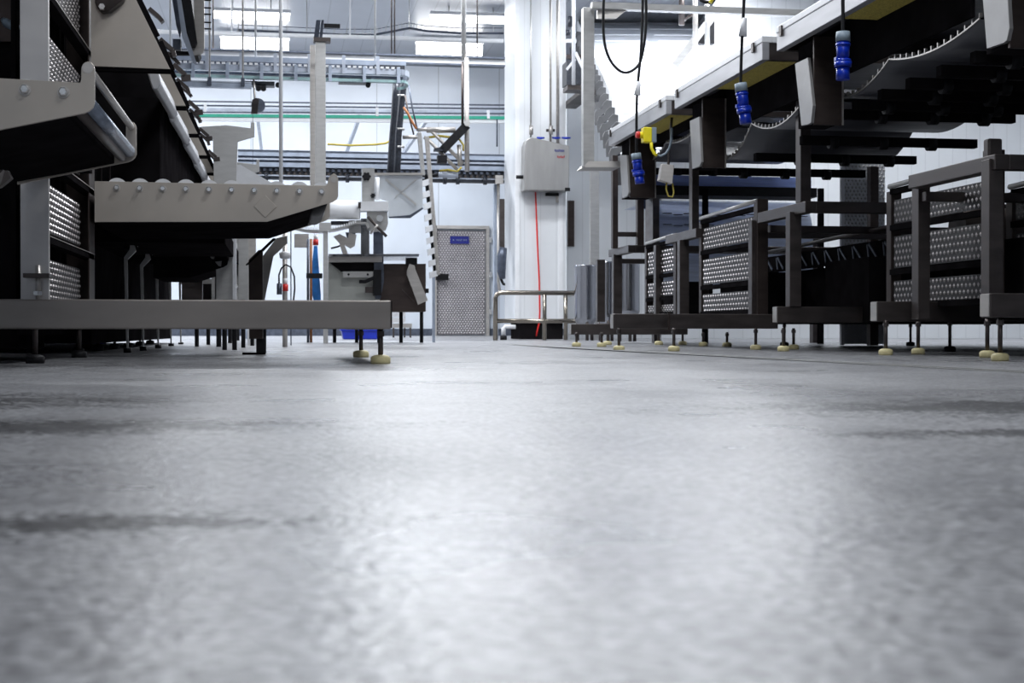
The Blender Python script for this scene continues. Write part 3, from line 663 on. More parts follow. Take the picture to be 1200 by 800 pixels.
# near gate frame with dimpled panels
XL = -0.968; zn, zf = 6.0, 7.45
Yn, Yf = yat(zn, 57), yat(zf, 110)
t = thing('panelled_tower', 'tall steel frame with dimpled side panels behind the near roller arm', 'machine frame', (XL, Yn, 0))
hn = lambda py: CH + (HZ - py) / F * zn   # heights at the near edge (x=57)
a = pz(25, 0, zn)
MB().box((a.x, Yn, 0.16), (XL, Yn + 0.025, 2.95)).build('near_post', 'steel_post', t, bevel=0.002)
MB().box((a.x, Yn + 0.025, 0.16), (a.x + 0.02, Yn + 0.16, 2.95)).build('post_flange', 'steel_d', t)
MB().box((XL - 0.14, Yf, 0.16), (XL, Yf + 0.02, 2.95)).build('far_post', 'steel_b', t)
MB().box((XL - 0.006, Yf - 0.19, 0.16), (XL, Yf, 2.95)).build('post_flange', 'steel_b', t)
MB().box((XL - 0.17, Yn + 0.1, 0.12), (XL - 0.15, Yf, 2.95)).build('inner_sheet', 'dark', t)
for py in (-11.6, 183, 276):
    z = hn(py)
    MB().box((XL - 0.03, Yn + 0.02, z - 0.03), (XL, Yf, z)).box((XL - 0.05, Yn + 0.02, z - 0.03), (XL - 0.03, Yf, z + 0.012)).build('side_rail', 'dark', t)
    MB().box((XL - 0.002, Yn + 0.02, z - 0.003), (XL + 0.003, Yf, z + 0.001)).build('rail_lip', 'steel', t)
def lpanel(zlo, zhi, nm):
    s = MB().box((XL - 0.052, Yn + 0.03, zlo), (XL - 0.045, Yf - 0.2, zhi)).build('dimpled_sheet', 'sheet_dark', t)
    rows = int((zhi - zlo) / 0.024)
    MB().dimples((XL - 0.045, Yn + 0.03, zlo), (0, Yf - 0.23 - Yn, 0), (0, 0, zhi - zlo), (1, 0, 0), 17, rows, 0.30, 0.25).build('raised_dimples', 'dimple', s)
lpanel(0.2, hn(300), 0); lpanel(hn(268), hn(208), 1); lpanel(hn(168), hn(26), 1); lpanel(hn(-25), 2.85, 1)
# small bracket with levelling bolt low on the near post
b0 = pz(27, 320, 5.93); b1 = pz(57, 325, 5.93)
br = MB().box((b0.x, b0.y, b1.z), (b1.x, b0.y + 0.12, b0.z)).build('bolt_bracket', 'steel_d', t)
p = pz(43, 345, 5.93); MB().cyl((p.x, b0.y + 0.03, p.z - 0.04), (p.x, b0.y + 0.03, b0.z + 0.035), 0.011, 10).build('bracket_bolt', 'steel', br)
MB().cyl((p.x, b0.y + 0.03, p.z - 0.003), (p.x, b0.y + 0.03, p.z + 0.015), 0.02, 6).build('nut', 'chrome', br)
foot(XL - 0.07, Yn + 0.08, 0.18, t, dark=True); foot(XL - 0.07, Yf - 0.05, 0.18, t, dark=True)

# left edge: dark interior with a pale hose lump, and drum below arm
t = thing('machine_casing', 'dark casing at the left picture edge beside the pale post', 'machine casing', (-1.9, 6.8, 0))
MB().box((-3.0, 6.85, 0.05), (-1.2, 7.6, 2.7)).build('casing_body', 'dark', t, bevel=0.01)
MB().box((-3.0, 6.8, hn(20)), (-1.21, 6.85, hn(-40))).build('upper_sheet', 'steel_b', t)
p = pz(12, 30, 5.3)
MB().tube([pz(5, 24, 6.2), pz(9, 28, 6.15), pz(17, 31, 6.15), pz(24, 36, 6.2), pz(26, 40, 6.9)], [0.012, 0.02, 0.022, 0.02, 0.012], 12).build('hose_fitting', 'greycap', t)
for x in (-2.8, -1.4): foot(x, 7.2, 0.16, t, dark=True)
t = thing('guide_chute', 'dull grey slanted chute plate under the near roller arm', 'chute', tuple(pz(20, 200, 5.3)))
MB().prism([pz(-20, 158, 5.2), pz(0, 157, 5.2), pz(42, 185, 5.6), pz(34, 202, 5.6), pz(-20, 185, 5.2)], (0, 0.03, 0)).build('chute_plate', 'steel_b', t, bevel=0.003)
MB().prism([pz(-20, 190, 5.2), pz(8, 196, 5.3), pz(14, 208, 5.4), pz(0, 219, 5.4), pz(-20, 224, 5.2)], (0, 0.05, 0)).build('chute_lip', 'steel_d', t, bevel=0.003)

# floor beam frame
YB = 5.91
t = thing('floor_beam_frame', 'long low horizontal steel beam on cream feet across the left foreground', 'machine base', (0.0, YB, 0))
c0 = pY(458.5, 351.5, YB); zt_ = 0.265; zb_ = 0.146
MB().box((-3.2, YB, zb_), (c0.x, YB + 0.12, zt_)).build('front_beam', 'beam_steel', t, bevel=0.006)
MB().box((c0.x - 0.002, YB + 0.004, zb_ + 0.004), (c0.x + 0.004, YB + 0.116, zt_ - 0.004)).build('end_cap', 'dark', t)
MB().box((0.34, YB + 0.12, zb_), (c0.x, YB + 1.75, zt_ - 0.01)).build('side_beam', 'steel_d', t)
for px, py in ((446, 426.2), (423, 418.5)):
    z = CH * F / (py - HZ); p = pz(px, py, z); foot(p.x, p.y, 0.15, t, r=0.042)
z = 8.3; l = pz(292, 305, z); r_ = pz(308, 397, z)
MB().prism([pz(292, 397, z), pz(308, 397, z), pz(308, 292, z), pz(303, 293, z), pz(291.5, 304.5, z)], (0, 0.12, 0)).build('column_leg', 'steel_b', t, bevel=0.002)
MB().prism([pz(288, 310, z) + Vector((0, -0.002, 0)), pz(320, 279, z) + Vector((0, -0.002, 0)), pz(323, 279, z), pz(293, 308, z)], (0, 0.13, 0)).build('leg_cap', 'dark', t)
q = pz(313, 0, 8.35)
MB().box((pz(300, 0, z).x, l.y + 0.04, 0.012), (pz(311, 0, z).x, l.y + 0.09, pz(0, 396, z).z)).build('leg_stub', 'black', t)
MB().box((pz(284, 0, z).x, l.y - 0.02, 0.0), (pz(311, 0, z).x, l.y + 0.14, 0.012)).build('foot_plate', 'dark', t)

# bright-sided sloping panel right of the leg
t = thing('sloping_leg_plate', 'pale sloping sheet metal leg just right of the dark column leg', 'machine leg', tuple(pz(315, 400, 8.9)))
MB().prism([pz(308, 355, 8.9), pz(308, 300, 8.9), pz(324, 279, 8.9), pz(337, 276, 8.9), pz(337, 285, 8.9), pz(320.5, 300, 8.9), pz(310.5, 350, 8.9), pz(310, 355, 8.9)], (0, 0.04, 0)).build('leg_sheet', 'steel', t, bevel=0.002)
MB().box((pz(308, 0, 8.9).x, pz(308, 0, 8.9).y, 0), (pz(312, 0, 8.9).x, pz(308, 0, 8.9).y + 0.04, pz(0, 354, 8.9).z)).build('leg_pin', 'black', t)
MB().lathe(tuple(pz(334, 304, 9.0)), [(0.005, 0), (0.032, 0.008), (0.036, 0.04), (0.02, 0.05)], 18).build('plug_fitting', 'white_pl', t)

# row of hoppers (gusset plates) running away from us
def hopper(i, z):
    
    def q(x, y, zz=None):      # same place on each unit
        p = pz(x, y, 7.36); return Vector((p.x, 0, p.z))
    Y = yat(z, 200)
    lab = ['nearest hopper plate, large pale trapezoid at the upper left', 'second hopper plate of the receding left row', 'third hopper plate of the receding left row', 'fourth hopper plate of the receding left row',
           'fifth hopper plate of the receding left row', 'farthest hopper plate, just above the long roller arm'][i]
    lx = 109 if i == 0 else 176
    pts = [q(109, -110), (q(120, -110)), q(158, -4), q(200, 81.5), q(109, 80.5)] if i == 0 else [q(148, -4), q(158, -4), q(200, 81.5), q(lx, 81.5)]
    pts = [Vector((p.x, Y, p.z)) for p in pts]
    t = thing('hopper', lab, 'hopper', tuple(pts[-1]), 'hoppers in a row along the left machine')
    MB().prism(pts, (0, 0.015, 0)).build('hopper_plate', 'steel_arm', t, bevel=0.0015)
    # slanted black edge bars and levers on the right-hand edge
    e0 = q(161, 0); e1 = q(184, 43); e2 = q(188, 49); e3 = q(202, 82); e4 = q(112, -104); 
    def yv(p, d=0.0): return Vector((p.x, Y + d, p.z))
    MB().bar(yv(q(138, -50), 0.02) , yv(e1, 0.02), 0.03, 0.035).build('edge_bar', 'dark', t)
    MB().bar(yv(e2, 0.02), yv(e3, 0.02), 0.03, 0.03).build('edge_bar', 'dark', t)
    for (A, B_, Cc) in (((171, 0), (182, 9), (187, 15)), ((184, 36), (199, 49), (201, 56)), ((200, 66), (214, 78), (215, 85))):
        l_ = MB().bar(yv(q(*A), 0.25), yv(q(*B_), 0.25), 0.05, 0.022); l_.bar(yv(q(*B_), 0.25), yv(q(*Cc), 0.25), 0.05, 0.022); l_.build('lever', 'steel_d', t)
    MB().box((pts[-1].x, Y + 0.015, pts[-1].z - 0.02), (pts[-2].x - 0.0, Y + 0.06, pts[-1].z + 0.0)).build('bottom_lip', 'dark', t)
    if i == 0:
        b = MB().prism([pz(112, -20, 7.25), pz(112, 4, 7.25), pz(116, 11, 7.25), pz(121, 14.5, 7.25), pz(129, 13, 7.25), pz(144, 1, 7.25), pz(152, -20, 7.25)], (0, 0.12, 0)).build('cleat_bracket', 'steel_d', t, bevel=0.004)
        p = pz(120.5, 9, 7.23); MB().tube([p, p + Vector((0, -0.02, 0))], [0.018, 0.016], 6).build('bolt', 'chrome', b)
for i in range(6): hopper(i, 7.36 + 1.185 * i)
# white guide rail blocks
ru = [7.5 + 1.17 * i for i in range(5)]
for i, z in enumerate(ru):
    A = Vector((-0.70, yat(z, 180), 1.51)); B_ = Vector((-0.695, yat(z + 1.17, 200), 1.525))
    o = MB().prism([A, A + Vector((0.06, 0, 0)), A + Vector((0.075, 0, -0.07)), A + Vector((0.055, 0, -0.10)), A + Vector((0.03, 0, -0.10))], (B_ - A) * 0.98).build('guide_block', 'white_rail', None, bevel=0.008)
    tag(o, ['nearest white plastic guide block, under the nearest hopper plate', 'second white guide block along the hopper row', 'third white guide block along the hopper row', 'fourth white guide block along the hopper row', 'farthest white guide block, touching the long roller arm'][i], 'guide rail', 'white guide blocks under the hoppers')
# dark inner troughs
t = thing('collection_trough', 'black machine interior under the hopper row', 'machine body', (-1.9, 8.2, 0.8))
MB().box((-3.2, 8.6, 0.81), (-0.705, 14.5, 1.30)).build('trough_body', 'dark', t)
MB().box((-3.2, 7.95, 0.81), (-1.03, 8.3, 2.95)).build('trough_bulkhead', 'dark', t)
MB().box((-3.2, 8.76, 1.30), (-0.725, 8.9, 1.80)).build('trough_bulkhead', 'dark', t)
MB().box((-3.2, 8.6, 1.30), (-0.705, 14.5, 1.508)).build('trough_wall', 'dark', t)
for px in (120, 130): 
    p = pz(px, 190, 8.1); MB().cyl((p.x, p.y - 0.03, 0.81), (p.x, p.y - 0.03, 1.3), 0.004, 6).build('thin_rod', 'steel_d', t)
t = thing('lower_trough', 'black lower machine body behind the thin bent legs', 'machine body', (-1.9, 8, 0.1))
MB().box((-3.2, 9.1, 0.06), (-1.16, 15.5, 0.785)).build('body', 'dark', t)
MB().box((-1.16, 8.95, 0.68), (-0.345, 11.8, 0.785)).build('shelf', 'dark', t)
for i in range(6): foot(-1.27, 9.3 + i, 0.19, t, dark=True)
# bent legs
for i in range(5):
    z = [9.0, 10.0, 11.2, 12.5, 13.7][i]; Y = yat(z, 170); X = -0.962
    t = thing('bent_leg', ['nearest', 'second', 'third', 'fourth', 'farthest'][i] + ' thin bent sheet leg in the dark row under the long roller arm', 'machine leg', (X, Y, 0), 'bent sheet legs under the left machine')
    H0 = CH + 0.466
    MB().prism([(X - 0.006, Y, 0.03), (X + 0.006, Y, 0.03), (X + 0.002, Y, H0 - 0.015), (X + 0.055, Y, H0 + 0.04), (X + 0.045, Y, H0 + 0.075), (X + 0.02, Y, H0 + 0.09), (X + 0.015, Y, H0 + 0.05), (X - 0.02, Y, H0)], (0, 0.02, 0)).build('leg_sheet', 'steel_l', t)
    MB().prism([(X - 0.02, Y + 0.1, H0 + 0.13), (X + 0.1, Y + 0.1, H0 + 0.13), (X + 0.055, Y + 0.1, H0 + 0.075)], (0, 0.02, 0)).build('top_gusset', 'steel_l', t)
    MB().box((X - 0.03, Y + 0.12, H0 + 0.06), (X + 0.03, Y + 0.16, 0.9)).build('hanger', 'dark', t)
    MB().cyl((X, Y + 0.01, 0.0), (X, Y + 0.01, 0.03), 0.025, 12).build('rubber_foot', 'black', t)
# far bracket silhouette with small pale teeth
t = thing('curved_arm', 'black downward-hooked arm silhouette under the long roller arm', 'conveyor arm', tuple(pz(240, 325, 10.4)))
MB().prism([pz(215, 262, 10.4), pz(250, 262, 10.4), pz(266, 297, 10.4), pz(268, 300, 10.4), pz(266.5, 310, 10.4), pz(262, 313, 10.4), pz(222, 325.5, 10.4), pz(180, 325, 10.4), pz(180, 262, 10.4)], (0, 1.0, 0)).build('arm_body', 'dark', t)
MB().prism([pz(253, 279, 10.35), pz(266.5, 296, 10.35), pz(268.5, 299, 10.35), pz(268, 306, 10.35), pz(265, 299, 10.35), pz(252, 283, 10.35)], (0, 0.04, 0)).build('arm_edge', 'steel_d', t)
for x, y in ((229, 280), (240, 290), (249, 300), (257, 308.5)):
    MB().prism([pz(x - 5, y - 2, 10.37), pz(x + 3, y - 3, 10.37), pz(x + 2, y + 3.5, 10.37), pz(x - 1, y + 3, 10.37)], (0, 0.02, 0)).build('tooth', 'steel_l', t)
# far small arms with bolts
far = [((233, 315, 262, 325.5), 12.0), ((246, 326.5, 272, 332), 13.2), ((258, 332.5, 279, 341), 14.4), ((264, 341, 284, 345.5), 15.6), ((271, 346, 289, 351), 16.8)]
for i, ((x0, y0, x1, y1), z) in enumerate(far):
    t = thing('bolted_bracket', ['nearest', 'second', 'third', 'fourth', 'farthest'][i] + ' of the small pale bolted arms stepping down above the floor beam', 'conveyor arm', tuple(pz(x0, y1, z)), 'small bolted arms far down the left machine')
    MB().prism([pz(x0 - 20, y0, z), pz(x1 - 2, y0, z), pz(x1 - 2, y0 - 9, z), pz(x1 + 2, y0 - 9, z), pz(x1 + 3, y0 + 3, z), pz(x1, y1, z), pz(x0 - 20, y1 + 0.5, z)], (0, 0.03, 0)).build('arm_plate', 'steel_l', t)
    p = pz(x1 - 1, (y0 + y1) / 2 - 1, z - 0.02); MB().cyl((p.x, p.y, p.z), (p.x, p.y - 0.02, p.z), 0.017, 8).build('bolt', 'chrome', t)
    a = pz(x0 - 20, y1, z + 0.1); b = pz(x0 + 4, y1 + 6, z + 0.1)
    MB().cyl((b.x - 0.05, a.y + 0.05, floor_z(a.y)), (b.x - 0.05, a.y + 0.05, pz(0, 352, z).z), 0.018, 8).build('leg', 'black', t)
    MB().box((a.x, a.y, pz(0, 353, z).z), (b.x, a.y + 0.1, a.z)).build('arm_leg', 'dark' if i % 2 else 'steel_d', t)
# pale column panels receding (sheet uprights); narrow white one stands in for a lit slit
for i, (x0, x1, y0, z, m) in enumerate([(253, 273, 262, 10.4, 'steel_l'), (272.5, 277, 262, 10.35, 'white_rail'), (279, 291, 262, 11.6, 'steel_l'), (291, 300, 262, 12.8, 'steel')]):
    a = pz(x0, y0, z); b = pz(x1, 330, z)
    yb = [318, 330, 345, 350][i]
    o = thing('sheet_upright', '', 'machine upright', (a.x, a.y, floor_z(a.y)))
    MB().box((a.x, a.y, pz(0, 351, z).z), (b.x, a.y + 0.05, a.z + 0.02)).build('sheet', m, o, bevel=0.003)
    MB().cyl(((a.x + b.x) / 2, a.y + 0.025, floor_z(a.y)), ((a.x + b.x) / 2, a.y + 0.025, pz(0, 351, z).z), 0.018, 10).build('leg', 'black', o)
    tag(o, ['broad pale', 'lit slit drawn as narrow white', 'medium pale', 'thin grey'][i] + ' sheet metal upright under the T-shaped stands', 'machine upright')
# T-shaped stands
for i, z in enumerate((12.0, 14.6, 17.2)):
    s = 12.0 / z
    def q(x, y): 
        p = pz(x, y, 12.0); return Vector((p.x, yat(z, 280), p.z))
    zf0 = floor_z(yat(z, 280))
    t = thing('tee_stand', ['nearest and tallest', 'second', 'farthest'][i] + ' T-shaped stainless stand beyond the hopper row', 'stand', (q(265, 300).x, yat(z, 280), zf0), 'T-shaped stands of the left machine')
    P = [q(232, 150), q(265, 147), q(294, 150), q(294.5, 143), q(298.5, 143), q(298.5, 160), q(279, 166), q(277, 215), q(280, 262)]
    P = P + [q(248, 262), q(251, 215), q(250, 163), q(236, 155)]
    MB().prism(P, (0, 0.03, 0)).build('tee_plate', 'steel_l', t, bevel=0.003)
    MB().cyl((q(256, 0).x, q(0, 0).y + 0.1, zf0), (q(256, 0).x, q(0, 0).y + 0.1, CH + 0.3), 0.022, 10).build('leg', 'black', t)
    MB().box((q(252, 0).x, q(252, 0).y + 0.03, CH + 0.27), (q(264.5, 0).x, q(0, 0).y + 0.3, q(0, 165).z)).build('tee_web', 'steel', t)
    MB().box((q(248, 0).x, q(248, 0).y + 0.03, CH + 0.26), (q(262, 0).x, q(0, 0).y + 0.15, q(0, 255).z)).build('tee_leg', 'steel_l', t)
# sloped white sheet right of tee stands
o = MB().box((pz(290, 0, 13.2).x, pz(290, 0, 13.2).y, floor_z(13)), (pz(300, 0, 13.2).x, pz(290, 0, 13.2).y + 0.04, pz(0, 220, 13.2).z)).prism([pz(276, 193, 13.2), pz(282, 193, 13.2), pz(318, 214, 13.2), pz(318, 226, 13.2), pz(276, 226, 13.2)], (0, 0.04, 0)).build('sloped_cover', 'white_pl'); tag(o, 'white sloped cover sheet behind the long roller arm beside the T-shaped stand', 'machine cover')

# hanging chute group at top left
t = thing('hanging_chute', 'tall grey side plate with rounded corner and black pins, above the hopper row', 'chute', tuple(pz(235, 64, 8.6)))
MB().prism([pz(226, -60, 8.6), pz(238.5, -60, 8.6), pz(240, 0, 8.6), pz(240, 57, 8.6), pz(238.5, 61.5, 8.6), pz(235, 64, 8.6), pz(226, 64.5, 8.6), pz(222, 55, 8.6), pz(229, 50, 8.6)], (0, 0.03, 0)).build('side_plate', 'steel', t, bevel=0.002)
MB().prism([pz(205, -60, 8.55), pz(216, -60, 8.55), pz(231.5, 50, 8.55), pz(229, 55, 8.55), pz(224, 55, 8.55), pz(214, 24, 8.55)], (0, 0.5, 0)).build('chute_body', 'black', t)
MB().prism([pz(198, -30, 8.5), pz(206, -30, 8.5), pz(214, 23, 8.5), pz(211, 44, 8.5), pz(207, 30, 8.5)], (0, 0.05, 0)).build('chute_flap', 'rail_dark', t)
MB().prism([pz(204, -30, 8.45), pz(208, -30, 8.45), pz(219, 38, 8.45), pz(231, 75, 8.45), pz(229, 79), pz(225, 76, 8.45), pz(214, 44, 8.45)] if False else
           [pz(204, -30, 8.45), pz(208, -30, 8.45), pz(219, 38, 8.45), pz(231.5, 76, 8.45), pz(226.5, 74, 8.45), pz(214, 44, 8.45)], (0, 0.02, 0)).build('pale_blade', 'rail_blue', t)
for y in (0, 9, 16.5, 26, 33.5):
    a = pz(237, y, 8.6); MB().cyl((a.x, a.y + 0.015, a.z), (a.x + 0.055, a.y + 0.015, a.z), 0.005, 8).build('pin', 'black', t)
MB().box(tuple(pz(200, 60, 8.7)), tuple(pz(222, 64, 8.7) + Vector((0, 0.06, 0)))).build('cross_bar', 'black', t)
MB().box(tuple(pz(203, 46, 8.72)), tuple(pz(212, 58, 8.72) + Vector((0, 0.1, 0)))).build('motor_block', 'rail_dark', t)
MB().box((pz(228, 0, 8.6).x, pz(228, 0, 8.6).y + 0.0, pz(0, -60, 8.6).z - 0.02), (pz(234, 0, 8.6).x, pz(228, 0, 8.6).y + 0.05, CEIL)).build('hanger', 'steel', t)

# ================================================================ BACKGROUND EQUIPMENT
def rail(t, x0, x1, y0, y1, Y, m, name='rail', d=0.06, slope=0.0):
    """horizontal member seen between picture rows y0..y1"""
    a = pY(x0, y0, Y); b = pY(x1, y1, Y); a.z = pY(430, y0, Y).z; b.z = pY(430, y1, Y).z
    return MB().box((a.x, Y, b.z), (b.x, Y + d, a.z)).build(name, m, t)
def zpx(py, Y, px=420): return pY(px, py, Y).z
# ---- upper overhead conveyor track
Y = 16.0
t = thing('overhead_track', 'wide pale overhead conveyor track ending in a rounded return near the white pillar', 'conveyor', (pY(350, 80, Y).x, Y, zpx(98, Y)))
rail(t, 150, 476, 71, 76.5, Y + 0.5, 'rail_blue', 'rear_rail')
rail(t, 150, 474, 77, 80, Y + 0.3, 'rail_dark', 'chain_run')
rail(t, 150, 472, 80.5, 87, Y, 'rail_pale', 'front_rail')
rail(t, 150, 472, 89, 92, Y + 0.1, 'rail_dark', 'lower_rail', 0.3)
rail(t, 150, 472, 93, 96, Y, 'rail_teal', 'drip_rail')
for (x0, x1, y0, y1) in ((283, 322, 92, 98), (398, 436, 88, 95), (440, 476, 73, 79), (300, 312, 96, 101)):
    a = pY(x0, y0, Y - 0.06); b = pY(x1, y1, Y - 0.06); MB().box((a.x, Y + 0.1, b.z), (b.x, Y + 0.25, a.z)).build('drive_unit', 'chain', t)
# rounded end
for (y0, y1, m, nm, r) in ((80.5, 87, 'rail_pale', 'end_curve', 0.30), (93, 96, 'rail_teal', 'end_curve', 0.26)):
    za = zpx((y0 + y1) / 2, Y, 430); xx = pY(470, 80, Y).x; hh = (y1 - y0) / F * 16
    pts = [(xx + r * 0.35 * math.sin(a), Y + 0.25 - 0.25 * math.cos(a), za) for a in [math.pi * i / 8 for i in range(9)]]
    b = MB()
    for i in range(8): b.bar(pts[i], pts[i+1], 0.02, hh)
    b.build(nm, m, t)
for k in range(8):
    px = 163 + k * 40; 
    a = pY(px, 65, Y); MB().box((a.x - 0.018, Y - 0.03, zpx(88, Y)), (a.x + 0.018, Y, zpx(66, Y))).build('bracket', 'rail_pale', t)
    a = pY(px + 24, 78, Y); MB().box((a.x - 0.018, Y - 0.045, zpx(97, Y)), (a.x + 0.018, Y - 0.005, zpx(79, Y))).build('bracket', 'rail_blue', t)
lk = MB()
for k in range(44):
    a = pY(190 + k * 6.4, 78.5, Y); lk.box((a.x, Y - 0.02, zpx(80.5, Y)), (a.x + 0.035, Y + 0.02, zpx(78, Y)))
lk.build('conveyor_chain', 'white_pl', t)
for px in (200, 300, 440): 
    a = pY(px, 70, Y + 0.5); MB().cyl((a.x, Y + 0.53, zpx(72, Y)), (a.x, Y + 0.53, CEIL), 0.012, 8).build('hanger_rod', 'steel_l', t)
for px in (303, 309, 326, 432):
    a = pY(px, 103, Y); MB().cyl((a.x, Y + 0.05, a.z + (0.0 if px < 320 else 0.04)), (a.x, Y + 0.09, a.z + (0.0 if px < 320 else 0.04)), 0.028, 16).build('trolley_wheel', 'black', t)
# long white I-beam above, reaching the pillar
Y = 18.3
t = thing('overhead_beam', 'long white horizontal beam running to the white pillar above the overhead track', 'beam', (pY(400, 66, Y).x, Y, zpx(70, Y)))
rail(t, 150, 592, 62.5, 64.5, Y - 0.05, 'rail_dark', 'cable_run', 0.05)
rail(t, 150, 592, 65, 71.5, Y, 'white_pl', 'beam_body', 0.12); rail(t, 150, 592, 71.7, 73.5, Y - 0.03, 'rail_dark', 'beam_flange', 0.16)
for px in (250, 459.5, 463, 560): 
    a = pY(px, 60, Y); MB().cyl((a.x, Y + 0.06, zpx(65, Y)), (a.x, Y + 0.06, CEIL), 0.01, 8).build('hanger_rod', 'steel_d', t)
# hanging short beam lower left
Y = 15.4
t = thing('short_track', 'short bluish hanging rail below the left of the overhead track', 'rail', (pY(250, 105, Y).x, Y, zpx(108, Y)))
rail(t, 180, 295, 100, 101.5, Y, 'rail_pale'); rail(t, 180, 295, 102, 107.5, Y, 'rail_blue')
for px in (246, 285): 
    a = pY(px, 100, Y); MB().cyl((a.x, Y + 0.02, zpx(100, Y)), (a.x, Y + 0.02, CEIL), 0.01, 8).build('hanger', 'steel', t); MB().box((a.x - 0.02, Y - 0.03, zpx(105, Y)), (a.x + 0.02, Y + 0.02, zpx(96, Y))).build('bracket', 'rail_dark', t)
# pulley block
t = thing('hoist_pulley', 'round dark pulley block hanging below the overhead track', 'pulley', tuple(pz(302, 134, 15.7)))
c = pz(303, 124, 15.7); MB().cyl((c.x, c.y - 0.04, c.z), (c.x, c.y + 0.04, c.z), 0.075, 24).build('pulley_wheel', 'rail_dark', t)
MB().cyl((c.x - 0.02, c.y - 0.06, c.z), (c.x - 0.02, c.y - 0.04, c.z), 0.022, 12).build('hub', 'steel', t)
MB().prism([pz(294.5, 133.5, 15.6), pz(302, 133.5, 15.6), pz(304, 117, 15.6), pz(301, 115, 15.6), pz(296, 117, 15.6)], (0, 0.02, 0)).build('cheek', 'steel_d', t)
MB().tube([pz(299, 116, 15.7), pz(297.5, 90, 15.9)], 0.012, 8).build('shackle', 'steel', t)
MB().tube([pz(296.5, 133, 15.7), pz(296.5, 200, 15.7)], 0.003, 6).build('cord', 'rail_dark', t)
# ---- green line
Y = 21.5
t = thing('green_line_conveyor', 'slim overhead conveyor with a green belt line across the back wall', 'conveyor', (pY(400, 138, Y).x, Y, zpx(143, Y)))
def srail(x0, x1, ya, yb, th, Y, m, nm):
    a = pY(x0, ya, Y); b = pY(x1, yb, Y)
    return MB().bar((a.x, Y, (a.z)), (b.x, Y, b.z), 0.05, th * Y / F).build(nm, m, t)
srail(180, 591, 118.5, 123.5, 1.3, Y, 'rail_dark', 'guide_wire'); srail(180, 591, 123.5, 127.8, 1.5, Y + 0.1, 'rail_dark', 'guide_wire')
srail(180, 591, 128, 131.5, 3, Y + 0.1, 'rail_pale', 'upper_rail'); srail(180, 591, 131.5, 133.5, 1.6, Y, 'rail_dark', 'guide_wire')
srail(180, 591, 135.2, 138.5, 3.6, Y, 'green', 'green_belt'); srail(180, 591, 139.6, 142.6, 4.4, Y + 0.02, 'white_pl', 'belt_tray')
for px in (241, 442, 572):
    a = pY(px, 120, Y); MB().box((a.x - 0.02, Y - 0.04, zpx(136, Y)), (a.x + 0.02, Y, zpx(126, Y))).build('bracket', 'white_pl', t)
for px in (582.5,):
    MB().tube([pY(px, 139, Y), pY(px, 172, Y)], 0.012, 8).build('drop_rod', 'rail_dark', t)
for px in (300, 420, 500):
    a = pY(px, 140, Y); MB().box((a.x, Y + 0.1, zpx(138, Y)), (a.x + 0.05, WY, zpx(133, Y))).build('wall_bracket', 'rail_pale', t)
# ---- lower dark big conveyor
Y = 20.0
t = thing('sorting_conveyor', 'heavy blue-grey overhead conveyor with dark chain, running above the door', 'conveyor', (pY(430, 210, Y).x, Y, zpx(212, Y)))
for (y0, y1, m, nm, dy, d) in ((178, 179.2, 'rail_dark', 'top_edge', -0.02, 0.1), (179.4, 185, 'rail_blue', 'upper_rail', 0, 0.1), (185.2, 187.6, 'rail_dark', 'gap_rail', 0.05, 0.1), (187.8, 189.6, 'rail_pale', 'wear_strip', 0, 0.1),
                       (189.8, 192.2, 'rail_dark', 'gap_rail', 0.05, 0.1), (192.4, 197.5, 'rail_blue', 'lower_rail', 0, 0.1), (198, 206.5, 'chain', 'chain_bed', 0.1, 0.3), (206.8, 208.2, 'rail_pale', 'lower_strip', 0, 0.05), (208.4, 212, 'chain', 'base_tube', 0.02, 0.1)):
    rail(t, 279, 591, y0, y1, Y + dy, m, nm, d)
lk = MB(); l2 = MB()
for k in range(46):
    a = pY(282 + k * 6.7, 200, Y)
    lk.box((a.x, Y + 0.04, zpx(201.5, Y)), (a.x + 0.04, Y + 0.1, zpx(198.6, Y))); l2.box((a.x + 0.02, Y + 0.04, zpx(206, Y)), (a.x + 0.05, Y + 0.1, zpx(203, Y)))
lk.build('conveyor_chain', 'rail_dark', t); l2.build('conveyor_chain', 'steel_d', t)
for px in (310, 405, 519, 534, 566): 
    a = pY(px, 200, Y); MB().cyl((a.x, Y - 0.03, zpx(209.5, Y)), (a.x + 0.05, Y - 0.03, zpx(209.5, Y)), 0.06, 12).build('roller_collar', 'chain', t)
b = pY(584, 205, Y); MB().box((b.x - 0.05, Y - 0.06, zpx(213, Y)), (b.x + 0.06, Y - 0.01, zpx(203, Y))).build('end_bracket', 'steel', t)
MB().tube([pY(584, 213, Y), pY(584, 330, Y), pY(586, 345, Y)], 0.022, 10).build('drop_pipe', 'steel', t)
for px in (290, 581): 
    a = pY(px, 212, Y + 0.2); MB().box((a.x - 0.03, Y + 0.15, floor_z(Y)), (a.x + 0.03, Y + 0.25, zpx(212, Y))).build('support_leg', 'rail_blue', t)
# panel on wall beside pillar
o = MB().box(tuple(pz(585.5, 233, 19.6)), tuple(pz(591.5, 292, 19.6) + Vector((0, 0.1, 0)))).build('wall_chute', 'steel_d'); tag(o, 'narrow grey upright box hanging left of the white pillar', 'duct')
t = thing('wall_pump', 'dark rounded device hanging at the left side of the pillar above the guard rail', 'pump', tuple(pz(588, 335, 19.3)))
MB().tube([pz(590, 290, 19.3), pz(588, 300, 19.3), pz(587.5, 318, 19.3), pz(589, 327, 19.3)], [0.05, 0.065, 0.06, 0.04], 14).build('pump_body', 'rail_dark', t)
MB().tube([pz(587, 327, 19.3), pz(590, 333, 19.3), pz(592, 333, 19.3)], 0.018, 8).build('pump_nozzle', 'black', t)
